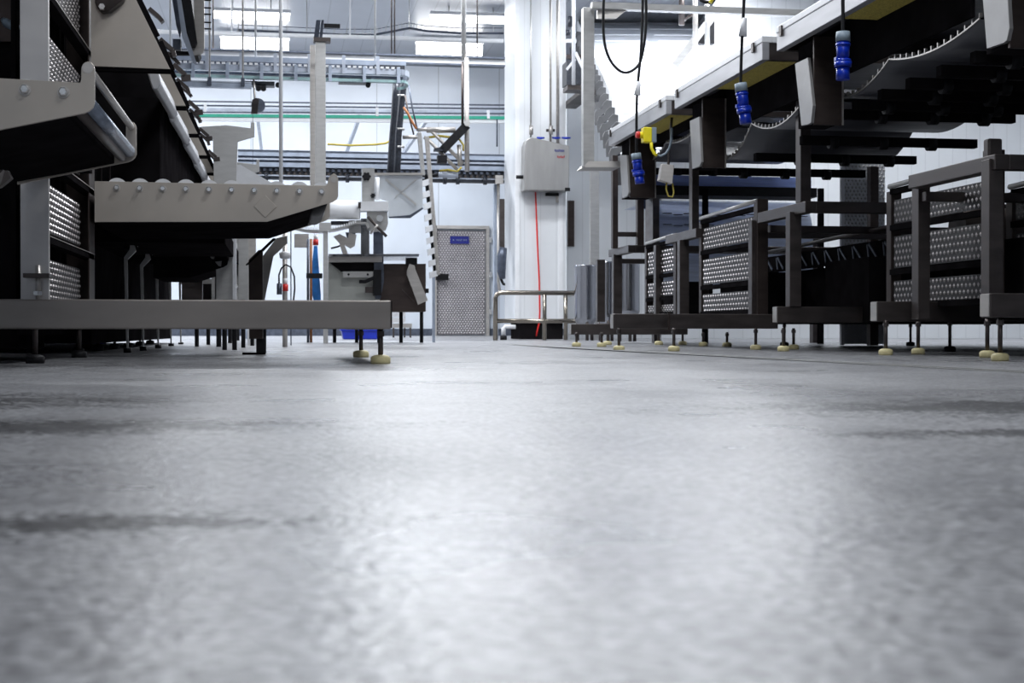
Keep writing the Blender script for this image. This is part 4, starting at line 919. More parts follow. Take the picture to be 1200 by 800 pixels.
# ---- pipes
def pipe(name, pts, r, m, label, cat='pipe', n=12):
    return tag(MB().tube(pts, r, n).build(name, m), label, cat)
Y = 20.5
t = thing('ceiling_pipe', 'long white horizontal pipe below the ceiling lamps, hung on thin rods', 'pipe', tuple(pY(400, 43, Y)))
MB().tube([pY(120, 36, Y), pY(590, 48.5, Y)], 0.030, 12).build('pipe_run', 'white_pl', t)
for px, py in ((272, 40), (410.5, 43.5), (559.5, 47.5)):
    a = pY(px, py, Y); MB().cyl((a.x, Y, a.z), (a.x, Y, CEIL), 0.011, 8).build('hanger_rod', 'white_pl', t)
z = 12.4; p = pz(329.5, 200, z)
t = thing('white_conduit', 'thin white vertical pipe from the ceiling passing behind the long roller arm', 'pipe', (p.x, p.y, floor_z(p.y)))
MB().cyl((p.x, p.y, CH + (HZ - 268) / F * z), (p.x, p.y, CEIL), 0.0165, 12).build('upper_pipe', 'white_pl', t)
q = pz(334, 300, 12.0)
MB().cyl((q.x, q.y, floor_z(q.y)), (q.x, q.y, CH + (HZ - 262) / F * 12), 0.021, 12).build('lower_post', 'steel', t)
t2 = thing('socket_cable', 'red and white plug with looped black cable on a thin post', 'plug', tuple(pz(332, 345, 11.9)))
MB().tube([pz(*a, 11.9) for a in ((327, 335), (327, 322), (330, 314), (335, 310), (341, 313), (345, 324), (345.5, 338), (344, 352), (342, 370))], 0.007, 8).build('cable', 'black', t2)
MB().cyl(tuple(pz(334.5, 341, 11.85)), tuple(pz(334.5, 333, 11.85)), 0.024, 14).build('plug_body', 'red', t2)
MB().cyl(tuple(pz(334.5, 333, 11.85)), tuple(pz(334.5, 326, 11.85)), 0.017, 14).build('plug_cap', 'white_pl', t2)
MB().cyl(tuple(pz(327.5, 345, 11.85)), tuple(pz(327.5, 332, 11.85)), 0.023, 14).build('socket_body', 'rail_dark', t2)
z = 13.0; p = pz(341, 300, z)
pipe('thin_wire_rack', [(p.x, p.y, floor_z(p.y)), (p.x, p.y, pz(0, 262, z).z)], 0.006, 'rail_dark', 'thin dark upright wire right of the looped cable', 'wire', 6)
# steel post in the aisle
z = 14.5; a = pz(370, 215, z); b = pz(382, 47, z)
t = thing('steel_post', 'tall square stainless post behind the tip of the long roller arm', 'post', ((a.x + b.x) / 2, a.y, pz(0, 240, z).z))
MB().box((a.x, a.y, pz(0, 240, z).z), (b.x, a.y + 0.10, b.z)).build('post_front', 'steel_l', t, bevel=0.003)
MB().box((pz(363, 0, z + 1).x, a.y + 0.7, pz(0, 240, z + 1).z), (pz(371, 0, z + 1).x, a.y + 0.8, pz(0, 60, z + 1).z)).build('rear_post', 'steel', t)
MB().box((a.x - 0.02, a.y - 0.03, b.z - 0.02), (b.x + 0.05, a.y + 0.1, b.z + 0.02)).build('cap_plate', 'steel_d', t)
MB().prism([pz(368, 45, z), pz(374, 45, z), pz(376, 24, z), pz(371, 24, z)], (0, 0.05, 0)).build('head_bracket', 'rail_dark', t)
MB().prism([pz(374.5, 45, z), pz(378, 45, z), pz(380, 24, z), pz(377, 24, z)], (0, 0.05, 0)).build('head_bracket', 'rail_dark', t)
MB().box(tuple(pz(380, 28, z)), tuple(pz(399, 32.5, z) + Vector((0, 0.06, 0)))).build('head_arm', 'black', t)
# cable tray wave
t = thing('cable_tray', 'wavy wire cable tray with dark cables under the ceiling', 'cable tray', tuple(pz(450, 42, 21.5)))
pts = [pY(280, 36, 21.5), pY(400, 41, 21.5), pY(440, 41, 21.5), pY(462, 37, 21.5), pY(480, 33.5, 21.5), pY(500, 37, 21.5), pY(540, 39.5, 21.5), pY(590, 39.5, 21.5)]
MB().tube(pts, 0.018, 8).build('cable_bundle', 'rail_dark', t); MB().tube([p + Vector((0, 0.1, 0.10)) for p in pts], 0.006, 6).build('tray_wire', 'rail_dark', t)
for i in range(0, 30):
    f = i / 30 * (len(pts) - 1); k = int(f); p = pts[k].lerp(pts[k+1], f - k)
    MB().cyl((p.x, p.y, p.z - 0.02), (p.x, p.y, p.z + 0.11), 0.005, 6).build('tray_hoop', 'steel_l', t)
for x in (360, 480, 560):
    p = pY(x, 37, 21.5); MB().cyl((p.x, 21.5, p.z), (p.x, 21.5, CEIL), 0.008, 6).build('hanger_rod', 'steel_l', t)
# descending black chain guides
z = 17.0
t = thing('chain_descent', 'pair of black curved chain guides dropping from the overhead track', 'chain guide', tuple(pz(465, 208, z)))
MB().tube([pz(*a, z) for a in ((474, 92), (472.5, 105), (470, 130), (467, 160), (466.5, 185), (465, 210))], 0.04, 10).build('chain_guide', 'chain', t)
MB().tube([pz(*a, z + 0.2) for a in ((465, 96), (464, 110), (462.5, 135), (460, 165), (458.5, 190), (457.5, 210))], 0.045, 10).build('chain_guide', 'chain', t)
for y in (112, 151, 172):
    a = pz(466, y, z - 0.08); b = pz(473.5, y, z - 0.08); MB().tube([a, b, b + Vector((0, 0.1, 0))], 0.012, 8).build('clamp', 'steel_l', t)
pipe('yellow_cable_run', [pY(x, y, 18.5) for x, y in ((384, 169), (410, 170.5), (440, 169.5), (452, 168), (458, 165))], 0.014, 'yellow_board', 'yellow cable line sagging left of the black chain guides', 'cable', 8)
pipe('orange_cable', [pz(*a, 16.7) for a in ((473, 126), (478, 133), (483, 143), (488, 151))], 0.014, 'wood', 'orange cable slanting down right of the chain guides', 'cable', 8)
pipe('slanting_cable', [pz(*a, 16.8) for a in ((479, 100), (483, 125), (489, 152))], 0.010, 'rail_dark', 'dark cable slanting from the track end to the tubular frame, right of the orange cable', 'cable', 8)
pipe('slanting_cable', [pz(*a, 16.9) for a in ((475, 112), (479, 135), (485, 158))], 0.010, 'steel_d', 'grey cable slanting from the chain guides to the tubular frame, left of the orange cable', 'cable', 8)
# tubular frame with black actuator
z = 17.0
t = thing('tube_gantry', 'tubular stainless frame with diagonal tubes and tall posts left of the white pillar', 'frame', tuple(pz(545, 200, z)))
def tb(pts, r=0.022, m='steel', nm='tube'): return MB().tube([pz(*q, z) for q in pts], r, 10).build(nm, m, t)
tb([(542, 73), (542, 146)], 0.015, 'steel_d', 'upright'); tb([(546.5, 68), (547, 150), (547.5, 201)], 0.030, 'steel', 'upright')
MB().cyl(tuple(pz(543.5, 70, z)), tuple(Vector((pz(543.5, 70, z).x, pz(543.5, 70, z).y, CEIL))), 0.03, 10).build('upright', 'steel_l', t)
tb([(488, 152), (503, 152), (508, 156), (543, 192)], 0.022); tb([(497, 161), (501, 163), (537, 200)], 0.022)
tb([(472, 161), (490, 161)], 0.022); tb([(500, 152.5), (534, 152.5)], 0.035); tb([(538, 170), (539, 195)], 0.028)
MB().tube([pz(*q, z) for q in ((500, 161.5), (515, 159.5), (528, 161))], 0.015, 8).build('yellow_cable', 'yellow_board', t)
MB().tube([pz(*q, z - .05) for q in ((538, 163), (543, 170), (543, 177))], 0.012, 8).build('yellow_cable', 'yellow_board', t)
tb([(506, 206), (514, 205)], 0.02, 'black', 'cylinder_end'); tb([(514, 205), (537, 205)], 0.035, 'rail_pale', 'air_cylinder')
MB().tube([pz(*q, z - .05) for q in ((515, 200), (525, 199), (536, 201), (541, 196))], 0.012, 8).build('yellow_cable', 'yellow_board', t)
ac = MB().prism([pz(515, 173, z - .1), pz(543, 144, z - .1), pz(551, 150, z - .1), pz(523, 179, z - .1)], (0, 0.12, 0)).build('actuator', 'black', t)
MB().prism([pz(513, 182, z - .1), pz(524, 182, z - .1), pz(524, 191, z - .1), pz(513, 191, z - .1)], (0, 0.1, 0)).build('motor', 'black', t)
MB().prism([pz(509, 174, z - .1), pz(519, 172, z - .1), pz(521, 177, z - .1), pz(509, 177, z - .1)], (0, 0.1, 0)).build('actuator_foot', 'chain', t)
MB().cyl(tuple(pz(547.5, 145, z - .12)), tuple(pz(547.5, 145, z - .12) + Vector((0, -0.02, 0))), 0.035, 14).build('pivot', 'steel_l', t)
# slatted elevator strip (posts + white slats)
z = 15.5
t = thing('slat_elevator', 'leaning strip of white slats between two steel rails, ending left of the door handle', 'elevator', tuple(pz(508, 325, z)))
MB().prism([pz(498, 160, z), pz(503, 160, z), pz(515.5, 322, z), pz(511.5, 322, z)], (0, 0.06, 0)).build('side_rail', 'steel', t, bevel=0.003)
MB().prism([pz(489, 155, z), pz(494, 155, z), pz(498.5, 205, z), pz(494, 205, z)], (0, 0.06, 0)).build('side_rail', 'steel_l', t, bevel=0.003)
MB().prism([pz(497.5, 205, z + .05), pz(503, 205, z + .05), pz(512, 322, z + .05), pz(508.5, 322, z + .05)], (0, 0.03, 0)).build('backing_strip', 'black', t)
for k in range(9):
    y = 211 + k * 13.4; x = 498 + (y - 205) * 0.085
    MB().prism([pz(x - 4, y + 1, z), pz(x + 5, y - 2, z), pz(x + 5.6, y + 5, z), pz(x - 3.4, y + 8, z)], (0, 0.09, 0)).build('slat', 'white_pl', t)
MB().box((pz(507, 322, z).x, pz(507, 322, z).y, floor_z(15.3)), (pz(510, 322, z).x, pz(507, 322, z).y + 0.05, pz(0, 322, z).z)).build('stand_leg', 'rail_blue', t)
MB().box(tuple(pz(511, 321, z)), tuple(pz(526, 328, z) + Vector((0, 0.06, 0)))).build('clamp_block', 'black', t)

# ---- packing machine in the middle
z = 15.0
t = thing('packing_machine', 'pale packing machine with tilted clear hood, white roller and crossed levers, left of the door', 'packing machine', tuple(Vector((pz(440, 300, z).x, pz(440, 300, z).y, floor_z(14.8)))))
def pp(pts, d, m, nm, zz=z, par=None, bv=0.0): return MB().prism([pz(*q, zz) for q in pts], (0, d, 0)).build(nm, m, par or t, bevel=bv)
def bx(x0, y0, x1, y1, d, m, nm, zz=z, par=None): return pp([(x0, y0), (x1, y0), (x1, y1), (x0, y1)], d, m, nm, zz, par)
bx(424.5, 197, 439, 236, 0.1, 'steel_l', 'upright_plate')
for q in ((429.5, 207, 0.035), (437, 229.5, 0.02)):
    p = pz(q[0], q[1], z); k = MB()
    for j in range(6):
        a = j * math.pi / 3; k.cyl((p.x + q[2] * math.cos(a), p.y - 0.03, p.z + q[2] * math.sin(a)), (p.x + q[2] * math.cos(a), p.y, p.z + q[2] * math.sin(a)), q[2] * 0.35, 8)
    k.cyl((p.x, p.y - 0.04, p.z), (p.x, p.y, p.z), q[2], 16); k.build('star_knob', 'black', t)
hood = pp([(443, 204.5), (495, 204.5), (495.5, 243), (480, 253), (476, 255), (455, 254.5), (455, 236), (443, 232)], 0.02, 'clear', 'clear_hood', z + 0.1)
bx(439, 202.5, 496, 205, 0.12, 'steel', 'hood_rail', z + 0.05); pp([(480, 252), (495, 243), (496.5, 244.5), (481, 255.5), (456, 255.5), (456, 254)], 0.03, 'rail_dark', 'hood_trim', z + 0.09)
MB().bar(pz(452, 210, z + .09), pz(488, 240, z + .09), 0.006, 0.02).bar(pz(488, 210, z + .09), pz(462, 232, z + .09), 0.006, 0.012).build('hood_brace', 'steel_l', hood)
MB().cyl(tuple(pz(442, 208, z)), tuple(pz(442, 234, z)), 0.025, 12).build('side_tube', 'white_pl', t)
MB().cyl(tuple(pz(355, 246, z - 0.1)), tuple(pz(421.5, 246, z - 0.1)), 0.100, 24).build('white_roller', 'white_pl', t)
bx(422, 236, 455.5, 247, 0.2, 'white_pl', 'white_block', z - 0.15); bx(420, 237, 423, 244, 0.02, 'steel_d', 'roller_bracket', z - 0.22)
bx(388, 259, 428, 263, 0.15, 'chain', 'under_bar'); bx(409, 258, 423, 273, 0.05, 'steel_l', 'hanging_plate', z - 0.05)
bx(423, 256, 433, 298, 0.1, 'polish', 'support_column', z + 0.05)
pp([(430, 248), (454, 248), (455, 262), (452, 270), (436, 272), (430, 268)], 0.04, 'steel_l', 'lever_plate', z - 0.1)
MB().cyl(tuple(pz(445, 256, z - .14)), tuple(pz(445, 256, z - .14) + Vector((0, -0.03, 0))), 0.035, 16).build('lever_pivot', 'chrome', t)
MB().tube([pz(431, 254, z - .2), pz(453, 277, z - .2)], 0.016, 10).build('lever', 'steel_d', t); MB().tube([pz(434, 274, z - .22), pz(443, 263, z - .22)], 0.012, 10).build('lever', 'steel', t)
pp([(438, 268), (449, 274), (450, 330), (446, 350), (440, 350), (438, 300)], 0.08, 'rail_dark', 'dark_duct', z - 0.05)
# curved toothed tray and arm
arc = [(345, 268), (360, 271), (375, 271.5), (390, 270), (405, 266.5), (418, 262), (430, 262), (433, 268)]
b = MB()
for i in range(len(arc) - 1):
    A = pz(*arc[i], z - .1); B_ = pz(*arc[i+1], z - .1); b.bar(A, B_, 0.2, 0.022)
b.build('curved_tray', 'steel_l', t)
b = MB()
for i in range(26):
    f = i / 26 * 5; k = int(f); A = pz(*arc[k], z - .12).lerp(pz(*arc[k+1], z - .12), f - k); b.box((A.x, A.y - 0.09, A.z + 0.01), (A.x + 0.012, A.y - 0.08, A.z + 0.035))
b.build('tray_teeth', 'white_pl', t)
pp([(391, 277), (398, 274), (408, 279), (409, 272), (418, 275), (416, 288), (411, 291), (404, 287), (408, 298), (402, 298), (398, 285)], 0.05, 'steel', 'cam_arm', z - 0.08)
pp([(405, 272), (417, 273), (413, 281), (407, 279)], 0.05, 'rail_dark', 'cam_hub', z - 0.06)
MB().tube([pz(388, 291, z), pz(396, 289, z), pz(402, 286, z)], 0.01, 8).build('dark_link', 'black', t)
# table top and cabinets
bx(385, 297.5, 491, 300.5, 0.9, 'polish', 'table_top', z - 0.2)
bx(385, 300.5, 448, 307, 0.7, 'steel', 'table_apron', z - 0.1); pp([(386, 307), (448, 307), (448, 318), (400, 318)], 0.5, 'dark', 'drip_pan', z - 0.02)
bx(385, 307, 445, 372, 0.6, 'cabinet', 'cabinet_body', z + 0.05)
bx(402, 318, 440, 325, 0.03, 'steel_l', 'mounting_strip', z - 0.05)
for x in (408.5, 431): p = pz(x, 321.5, z - .05); MB().cyl((p.x, p.y - 0.01, p.z), (p.x, p.y, p.z), 0.012, 8).build('bolt', 'black', t)
MB().tube([pz(421, 330, z - .1), pz(428, 330, z - .1), pz(437, 326, z - .1), pz(443, 322, z - .1)], 0.018, 8).build('black_handle', 'black', t)
bx(428, 336, 440, 343, 0.04, 'steel_d', 'latch_plate', z - 0.05)
bx(438, 316, 447, 346, 0.15, 'black', 'hinge_block', z - 0.12)
bx(446, 309, 499, 365, 0.6, 'steel_b', 'dark_cabinet', z + 0.02)
MB().bar(pz(471, 339, z), pz(485, 353, z), 0.006, 0.008).build('cabinet_crease', 'steel_d', t)
pp([(477, 317), (480, 309), (486, 311), (487, 316), (501.5, 352), (490, 357), (477, 322)], 0.04, 'steel', 'tilted_flap', z - 0.15)
bx(476, 302, 489, 310, 0.08, 'black', 'flap_hinge', z - 0.12)
bx(499, 338, 502.5, 343, 0.08, 'black', 'side_knob'); 
for x in (392, 418, 444, 470, 494): p = pz(x, 372, z + .3); MB().cyl((p.x, p.y, floor_z(p.y)), (p.x, p.y, pz(0, 365, z).z), 0.02, 10).build('leg', 'black', t)
# vertical white strut at left of cabinet + blue plastic sheet
a = pz(374, 262, z - 0.4); b = pz(385, 392, z - 0.4); 
t2 = thing('machine_strut', 'pale upright strut beside the blue plastic sheet, left of the packing machine', 'post', (a.x, a.y, floor_z(a.y)))
MB().box((pz(379, 0, z - .4).x, a.y, floor_z(a.y)), (pz(384.5, 0, z - .4).x, a.y + 0.06, a.z)).build('strut', 'steel_l', t2)
bxx = pz(374, 261, z - .4); byy = pz(388, 271, z - .4); MB().box((bxx.x, bxx.y - 0.03, byy.z), (byy.x, bxx.y, bxx.z)).build('head_plate', 'steel_l', t2)
MB().box(tuple(pz(359, 320, z - .45)), tuple(pz(378, 326, z - .45) + Vector((0, 0.05, 0)))).build('black_clamp', 'black', t2)
z2 = 15.6
o = MB().prism([pz(368, 288, z2), pz(372, 288, z2), pz(376, 345, z2), pz(376, 372, z2), pz(373, 372, z2), pz(363, 335, z2)], (0, 0.03, 0)).build('plastic_sheet', 'bluebag'); tag(o, 'blue plastic sheet hanging behind the pale strut', 'plastic sheet')
t3 = thing('water_hose_reel', 'thin upright pipes with a red valve left of the blue plastic sheet', 'pipe', tuple(pz(365, 380, 15.4)))
for x, m in ((361, 'rail_dark'), (364.5, 'wood')):
    a = pz(x, 280, 15.4); MB().cyl((a.x, a.y, floor_z(a.y)), (a.x, a.y, a.z), 0.014, 8).build('pipe', m, t3)
p = pz(370, 284, 15.3); MB().cyl((p.x, p.y, p.z - 0.03), (p.x, p.y, p.z + 0.03), 0.03, 12).build('red_valve', 'red', t3); MB().cyl((p.x, p.y, p.z + 0.03), (p.x, p.y, p.z + 0.08), 0.022, 12).build('valve_cap', 'white_pl', t3)
MB().box(tuple(pz(345, 274, 15.5)), tuple(pz(362, 290, 15.5) + Vector((0, 0.05, 0)))).build('gauge_box', 'steel', t3)
# blue bins
for (x0, x1, y0, yb, zz, lab) in ((400, 448, 386, 394, 19, 'blue bin on the floor behind the front beam end'), (85, 122, 385, 396, 14, 'blue bin seen under the left end of the floor beam')):
    a = pz(x0, y0, zz); b = pz(x1, y0, zz); zf0 = floor_z(a.y)
    t4 = thing('plastic_bin', lab, 'bin', ((a.x + b.x) / 2, a.y, zf0))
    MB().prism([(a.x + 0.03, a.y, zf0), (b.x - 0.03, a.y, zf0), (b.x, a.y, a.z), (a.x, a.y, a.z)], (0, 0.35, 0)).build('bin_body', 'bluebin', t4, bevel=0.01)
    MB().box((a.x - 0.01, a.y - 0.01, a.z - 0.015), (b.x + 0.01, a.y + 0.36, a.z + 0.005)).build('bin_rim', 'bluebin', t4)
# step stool
z = 22.0; yy = pz(470, 380, z).y; zf0 = floor_z(yy)
t = thing('step_stool', 'small pale slatted stool on the floor left of the door', 'stool', (pz(470, 0, z).x, yy, zf0))
for (y0, y1) in ((365.5, 371), (372, 378)): MB().box(tuple(pz(460, y0, z) + Vector((0, 0.25, 0))), tuple(pz(477, y1, z) + Vector((0, 0.28, 0)))).build('back_slat', 'white_pl', t)
MB().box(tuple(pz(460, 379, z)), tuple(pz(483, 384, z) + Vector((0, 0.3, 0)))).build('seat', 'steel', t)
for x, dy in ((461, 0), (481, 0), (463, .28), (476, .28)): a = pz(x, 384, z); MB().box((a.x - .012, a.y + dy, zf0), (a.x + .012, a.y + dy + 0.025, a.z)).build('leg', 'steel_d', t)

# ---- pillar equipment
Yp = PY0
t = thing('control_box', 'stainless control box with sloping top on the white pillar, blue valve levers above', 'control box', tuple(pY(641, 223, Yp - 0.25)))
Yb = Yp - 0.28
cb = MB().prism([pY(x, y, Yb) for x, y in ((614, 223), (615, 170), (617, 164), (622, 161), (626, 161.5), (667.5, 171), (667, 223.5))], (0, 0.26, 0)).build('box_body', 'box_steel', t, bevel=0.01)
MB().box(tuple(pY(662, 220, Yb - 0.005)), tuple(pY(668, 224, Yb - 0.005) + Vector((0, 0.02, 0)))).build('corner_plate', 'black', cb)
lt = MB()
for i in range(9): a = pY(650 + i * 1.3, 175.5 if i not in (0, 4) else 175, Yb - 0.004); lt.box((a.x, a.y, a.z - 0.03), (a.x + 0.009, a.y + 0.006, a.z))
lt.build('lettering', 'signblue', cb)
lt = MB()
for i in range(7): a = pY(653 + i * 1.3, 183 if i % 3 else 182.4, Yb - 0.004); lt.box((a.x, a.y, a.z - 0.028), (a.x + 0.009, a.y + 0.006, a.z))
lt.build('lettering', 'redtext', cb)
MB().cyl(tuple(pY(605, 207.5, Yb + .1)), tuple(pY(614, 207.5, Yb + .1)), 0.025, 12).build('side_connector', 'black', t)
for (x0, x1) in ((629, 638), (647, 656.5), (658, 668.5)):
    MB().tube([pY(x0, 161.5, Yb + .1), pY((x0 + x1) / 2, 162, Yb + .1), pY(x1, 161.7, Yb + .1)], [0.012, 0.016, 0.012], 8).build('valve_lever', 'blue', t)
for px, r, m in ((622, 0.012, 'steel_l'), (645, 0.016, 'steel'), (653.5, 0.022, 'steel')):
    a = pY(px, 163, Yb + .12); MB().cyl((a.x, a.y, pY(640, 168, Yb).z), (a.x, a.y, CEIL), r, 10).build('supply_pipe', m, t)
for px in (622, 645): 
    a = pY(px, 153, Yb + .1); MB().cyl((a.x, a.y - 0.03, a.z - 0.06), (a.x, a.y - 0.03, a.z + 0.06), 0.028, 12).build('valve_body', 'steel', t)
MB().tube([pY(640, 153, Yb + .1), pY(650, 153, Yb + .1)], 0.02, 8).build('valve_handle', 'steel_d', t)
MB().box(tuple(pY(640, 226, Yp - .08)), tuple(pY(654, 230, Yp - .02))).build('lower_fitting', 'black', t); MB().tube([pY(653, 226, Yp - .05), pY(653, 237, Yp - .05)], 0.02, 8).build('lower_valve', 'steel', t)
pipe('red_hose', [pY(x, y, Yp - 0.03) for x, y in ((627.5, 224), (628.5, 250), (630, 290), (632, 330), (632.5, 365), (632, 378), (630, 386), (628.5, 394))], 0.011, 'red', 'thin red hose running down the white pillar from the control box', 'hose', 8)
for px in (616.5, 649, 658):
    pass
o = MB().box(tuple(pY(665.5, 235, PPY - 0.06)), tuple(pY(672, 289, PPY))).build('dark_strip', 'steel_b'); tag(o, 'dark vertical steel strip on the wall just right of the white pillar', 'wall strip')
# guard rail
Yg = 17.6; zf0 = floor_z(Yg); a = pY(580, 398, Yg); 
t = thing('guard_rail', 'tubular two-rail stainless guard rail before the white pillar', 'guard rail', (pY(630, 0, Yg).x, Yg, zf0))
def g(x, y): return pY(x, y, Yg)
xl, xr, xm = g(580.5, 0).x, g(681, 0).x, g(638, 0).x; z1 = g(630, 343).z; z2_ = g(630, 376).z; r = 0.03
MB().tube([(xl, Yg, zf0), (xl, Yg, z1 - 0.07), (xl + 0.02, Yg, z1 - 0.02), (xl + 0.07, Yg, z1), (xr - 0.05, Yg, z1), (xr, Yg + 0.04, z1), (xr, Yg + 0.9, z1)], r, 14).build('top_rail', 'railmetal', t)
MB().tube([(xl, Yg, z2_), (xr - 0.05, Yg, z2_), (xr, Yg + 0.05, z2_), (xr, Yg + 0.9, z2_)], r * 0.95, 14).build('mid_rail', 'railmetal', t)
MB().cyl((xm, Yg, zf0), (xm, Yg, z1), r * 0.9, 14).build('rail_post', 'railmetal', t)
MB().cyl((xr - 0.10, Yg + 0.5, zf0), (xr - 0.10, Yg + 0.5, z1), r * 0.9, 14).build('rail_post', 'railmetal', t)
# drain pipe fitting behind rail
t = thing('drain_fitting', 'white elbow pipe with black foot behind the left guard rail post', 'pipe', tuple(pY(590, 397, 18.2)))
MB().tube([pY(604, 383, 18.2), pY(592, 382.5, 18.2), pY(590, 385, 18.2), pY(590, 393, 18.2)], 0.03, 10).build('elbow', 'white_pl', t); a = pY(590, 397, 18.2)
MB().lathe((a.x, a.y, floor_z(18.2)), [(0.045, 0), (0.045, 0.05), (0.03, 0.055)], 14).build('base', 'black', t)

# ---- tanks
def tank(x0, x1, y0, y1, Y, label):
    a = pY(x0, y0, Y); b = pY(x1, y1, Y); r = (b.x - a.x) / 2; zf0 = floor_z(Y)
    t = thing('steel_tank', label, 'tank', (a.x + r, Y + r, zf0), 'polished tanks behind the farthest stand')
    z0 = b.z; h = a.z - b.z
    MB().lathe((a.x + r, Y + r, z0), [(r * 0.7, -0.06), (r * 0.97, 0), (r, 0.03), (r, h - 0.03), (r * 1.03, h - 0.02), (r * 1.03, h), (r * 0.96, h)], 36).build('tank_body', 'polish', t)
    for k in range(3):
        q = k * 2.09 + 0.5; MB().cyl((a.x + r + r * 0.75 * math.cos(q), Y + r + r * 0.75 * math.sin(q), zf0), (a.x + r + r * 0.75 * math.cos(q), Y + r + r * 0.75 * math.sin(q), z0), 0.02, 10).build('leg', 'steel_d', t)
tank(676, 702, 310, 375, 17.2, 'polished steel tank at the left, half behind the guard rail end')
tank(703, 724, 306, 374, 16.6, 'polished steel tank between the two posts of the farthest stand')
tank(726, 753, 306, 366, 16.2, 'polished steel tank right of the farthest stand posts')

# ---- portal frame right of pillar and white incline conveyor
z = 14.2
t = thing('portal', 'pale steel portal frame post and top beam before the white incline belt', 'frame', (pz(690, 0, z).x, pz(690, 0, z).y, 0.01))
a = pz(683.5, 9, z); b = pz(697, 195, z)
MB().box((a.x, a.y, b.z), (b.x, a.y + 0.10, a.z)).build('portal_post', 'steel_l', t, bevel=0.004)
a2 = pz(692, 192, 18.7); b2 = pz(702.5, 378, 18.7); MB().box((a2.x, a2.y, floor_z(18.3)), (b2.x, a2.y + 0.06, a2.z)).build('lower_post', 'steel_l', t)
a3 = pz(684, 190, z); b3 = pz(727, 196.5, z); MB().prism([pz(690, 189, z), pz(727, 189, z), pz(727, 196, z), pz(684, 196, z)], (0, 0.35, 0)).build('foot_flange', 'steel', t)
a4 = pz(694, 2.5, z - .1); b4 = pz(958, 10, z - .1)
MB().box((a4.x, a4.y, b4.z), (b4.x, a4.y + 0.09, a4.z)).build('top_beam', 'steel_l', t)
a5 = pz(948, 0, z); b5 = pz(958, 70, z); MB().box((a5.x, a4.y + .0, b5.z), (b5.x, a4.y + 0.08, b4.z)).build('drop_post', 'steel_l', t)
MB().prism([pz(700, 12, z), pz(735, 12, z), pz(722, 22, z), pz(700, 22, z)], (0, 0.05, 0)).build('corner_gusset', 'steel', t)
MB().tube([pz(*q, z - .15) for q in ((820, 0), (826, 3), (834, 4), (838, -2))], 0.02, 8).build('cable_bundle', 'black', t); MB().tube([pz(*q, z - .2) for q in ((832, 4), (834, 0), (837, -4))], 0.018, 8).build('yellow_tie', 'yellow', t)

# incline: direction towards picture point (560,-232)
u = (560 - 600) / F; D = Vector((SN + u * CS, CS - u * SN, (HZ + 232) / F)).normalized()
WV = Vector((D.y, -D.x, 0)).normalized()
base = pz(742, 168, 15.2)
width = 2.02
L_ = 9.0
zc = 15.2
t = thing('incline_conveyor', 'broad bright white belt conveyor climbing away behind the portal frame', 'conveyor', tuple(base - D * 0.6 - Vector((0, 0, 0.1))))
def ip(s, wv, h=0.0): return base + D * s + WV * wv + Vector((0, 0, h))
MB().prism([ip(-0.6, 0), ip(-0.6, width), ip(L_, width), ip(L_, 0)], (0, 0, -0.02)).build('white_belt', 'belt_white', t)
fl = MB()
for i in range(16):
    s = -0.3 + i * 0.6; fl.bar(ip(s, 0.03, 0.004), ip(s, width * 0.46, 0.004), 0.02, 0.012); fl.bar(ip(s, width * 0.54, 0.004), ip(s, width * 0.97, 0.004), 0.02, 0.012)
fl.build('belt_flight', 'belt_white', t)
MB().bar(ip(-0.6, width, 0.09), ip(L_, width, 0.09), 0.03, 0.26).build('side_guard', 'belt_white', t)
MB().prism([ip(-0.6, 0, 0.03), ip(L_, 0, 0.03), ip(L_, 0, -0.42), ip(-0.6, 0, -0.42)], -WV * 0.012).build('side_plate', 'white_pl', t)
# S-shaped brackets on the left side plate
for i in range(20):
    s = -0.35 + i * 0.42
    shape = [(1.2 * a_, 1.2 * b_) for a_, b_ in [(-0.02, 0.02), (-0.07, 0.03), (-0.11, -0.01), (-0.12, -0.05), (-0.085, -0.05), (-0.07, -0.09), (-0.10, -0.13), (-0.15, -0.14), (-0.17, -0.19), (-0.165, -0.30), (-0.11, -0.30), (-0.11, -0.21), (-0.05, -0.17), (-0.02, -0.10)]]
    MB().prism([ip(s, -0.014 + a_, b_) for a_, b_ in shape], D * 0.02).build('side_bracket', 'bracket_steel', t)
MB().prism([ip(-0.3, 0.05, -0.45), ip(L_, 0.05, -0.45), ip(L_, 0.05, -0.62), ip(-0.3, 0.05, -0.62)], WV * 0.05).build('under_frame', 'rail_dark', t)
for i in range(9):
    p = ip(0.1 + i * 0.8, -0.04, -0.52); MB().cyl(tuple(p), tuple(p + WV * 0.1), 0.05, 12).build('drive_roller', 'chain', t)
for s in (0.4, 6.0):
    p = ip(s, 0.3, -0.62); MB().box((p.x - 0.04, p.y - 0.04, floor_z(min(p.y, 20))), (p.x + 0.04, p.y + 0.04, p.z + 0.2)).build('support_leg', 'steel_l', t)
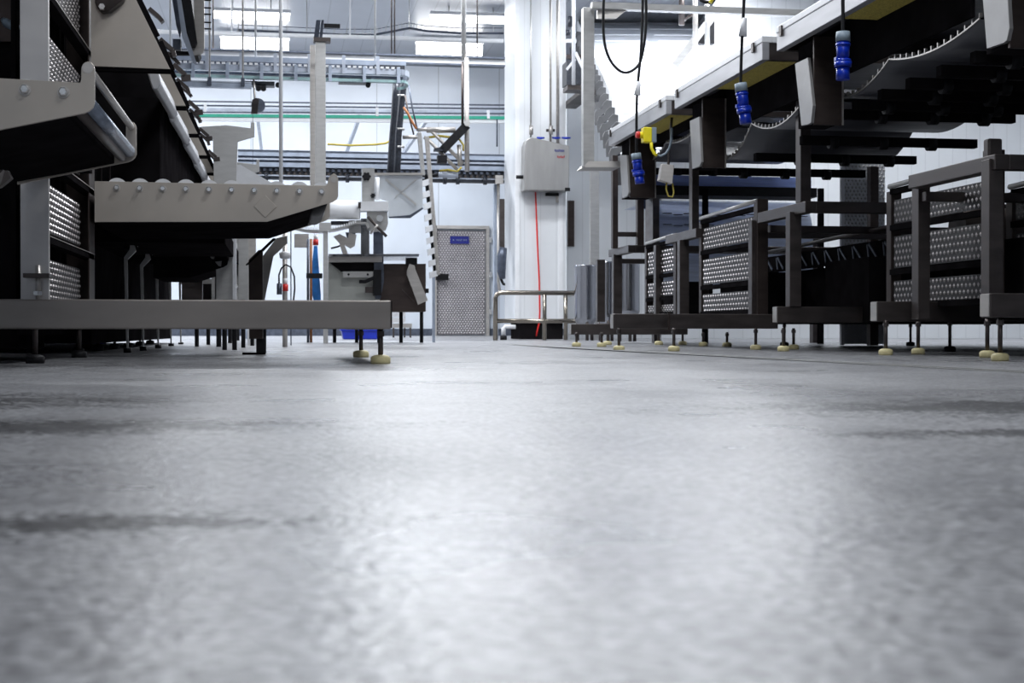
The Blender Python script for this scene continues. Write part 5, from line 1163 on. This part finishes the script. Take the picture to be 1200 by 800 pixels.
# platform and stairs left of the incline
z = 18.1
t = thing('service_platform', 'small service platform with rails between pillar and incline conveyor', 'platform', tuple(pz(680, 104, z)))
a = pz(665, 100, z); b = pz(693, 105, z); MB().box((a.x, a.y, b.z), (b.x, a.y + 0.3, a.z)).box((PXR + 0.002, a.y + 0.3, b.z), (PXR + 0.2, PY0 + 0.3, a.z)).build('deck', 'steel_d', t)
a = pz(664, 64, z); b = pz(684, 69, z); MB().box((a.x, a.y, b.z), (b.x, a.y + 0.05, a.z)).build('ledger', 'steel_d', t)
MB().tube([pz(672, 100, z), pz(672, -40, z)], 0.025, 10).build('upright', 'white_rail', t)
MB().bar(pz(674, 62, z), pz(693, 100, z), 0.03, 0.04).build('stringer', 'white_rail', t)
MB().bar(pz(664, 82, z), pz(674, 70, z), 0.03, 0.03).build('brace', 'white_rail', t)
a = pz(664, 46, z); b = pz(676, 50, z); MB().box((a.x, a.y, b.z), (b.x, a.y + 0.05, a.z)).build('ledger', 'white_pl', t)
a = pz(665, 72, z + .5); b = pz(684, 100, z + .5); MB().prism([pz(664, 72, z + .5), pz(676, 66, z + .5), pz(688, 98, z + .5), pz(664, 99, z + .5)], (0, 0.3, 0)).build('gear_case', 'chain', t)
for px, y0, y1 in ((665.5, 36, 42), (668, 20, 32)): MB().tube([pz(px, y0, z), pz(px, y1, z)], 0.03, 8).build('valve', 'chain', t)
# roof truss pieces seen right of the incline
z = 19.2
t = thing('side_gantry', 'white gantry frame with a dark opening between the incline belt and the tall white wall', 'gantry', tuple(pz(820, 55, z)))
MB().bar(pz(790, 78, z), pz(838, 16, z), 0.1, 0.10).build('sloped_beam', 'steel_l', t)
MB().tube([pz(814.5, 55, z - .2), pz(814.5, -20, z - .2)], 0.035, 10).build('upright', 'steel', t)
MB().tube([pz(828.5, 60, z - .2), pz(828.5, -20, z - .2)], 0.035, 10).build('upright', 'steel_l', t)
MB().tube([pz(798.5, 30, z - .2), pz(798.5, -20, z - .2)], 0.04, 10).build('upright', 'steel_d', t)
MB().prism([pz(818, 50, z + .4), pz(837, 20, z + .4), pz(837, 52, z + .4), pz(822, 52, z + .4)], (0, 0.1, 0)).build('dark_opening', 'black', t)
for k in range(4): MB().bar(pz(802 + k * 5, 24 - k * 3, z), pz(808 + k * 5, 19 - k * 3, z), 0.05, 0.03).build('rung', 'steel_d', t)
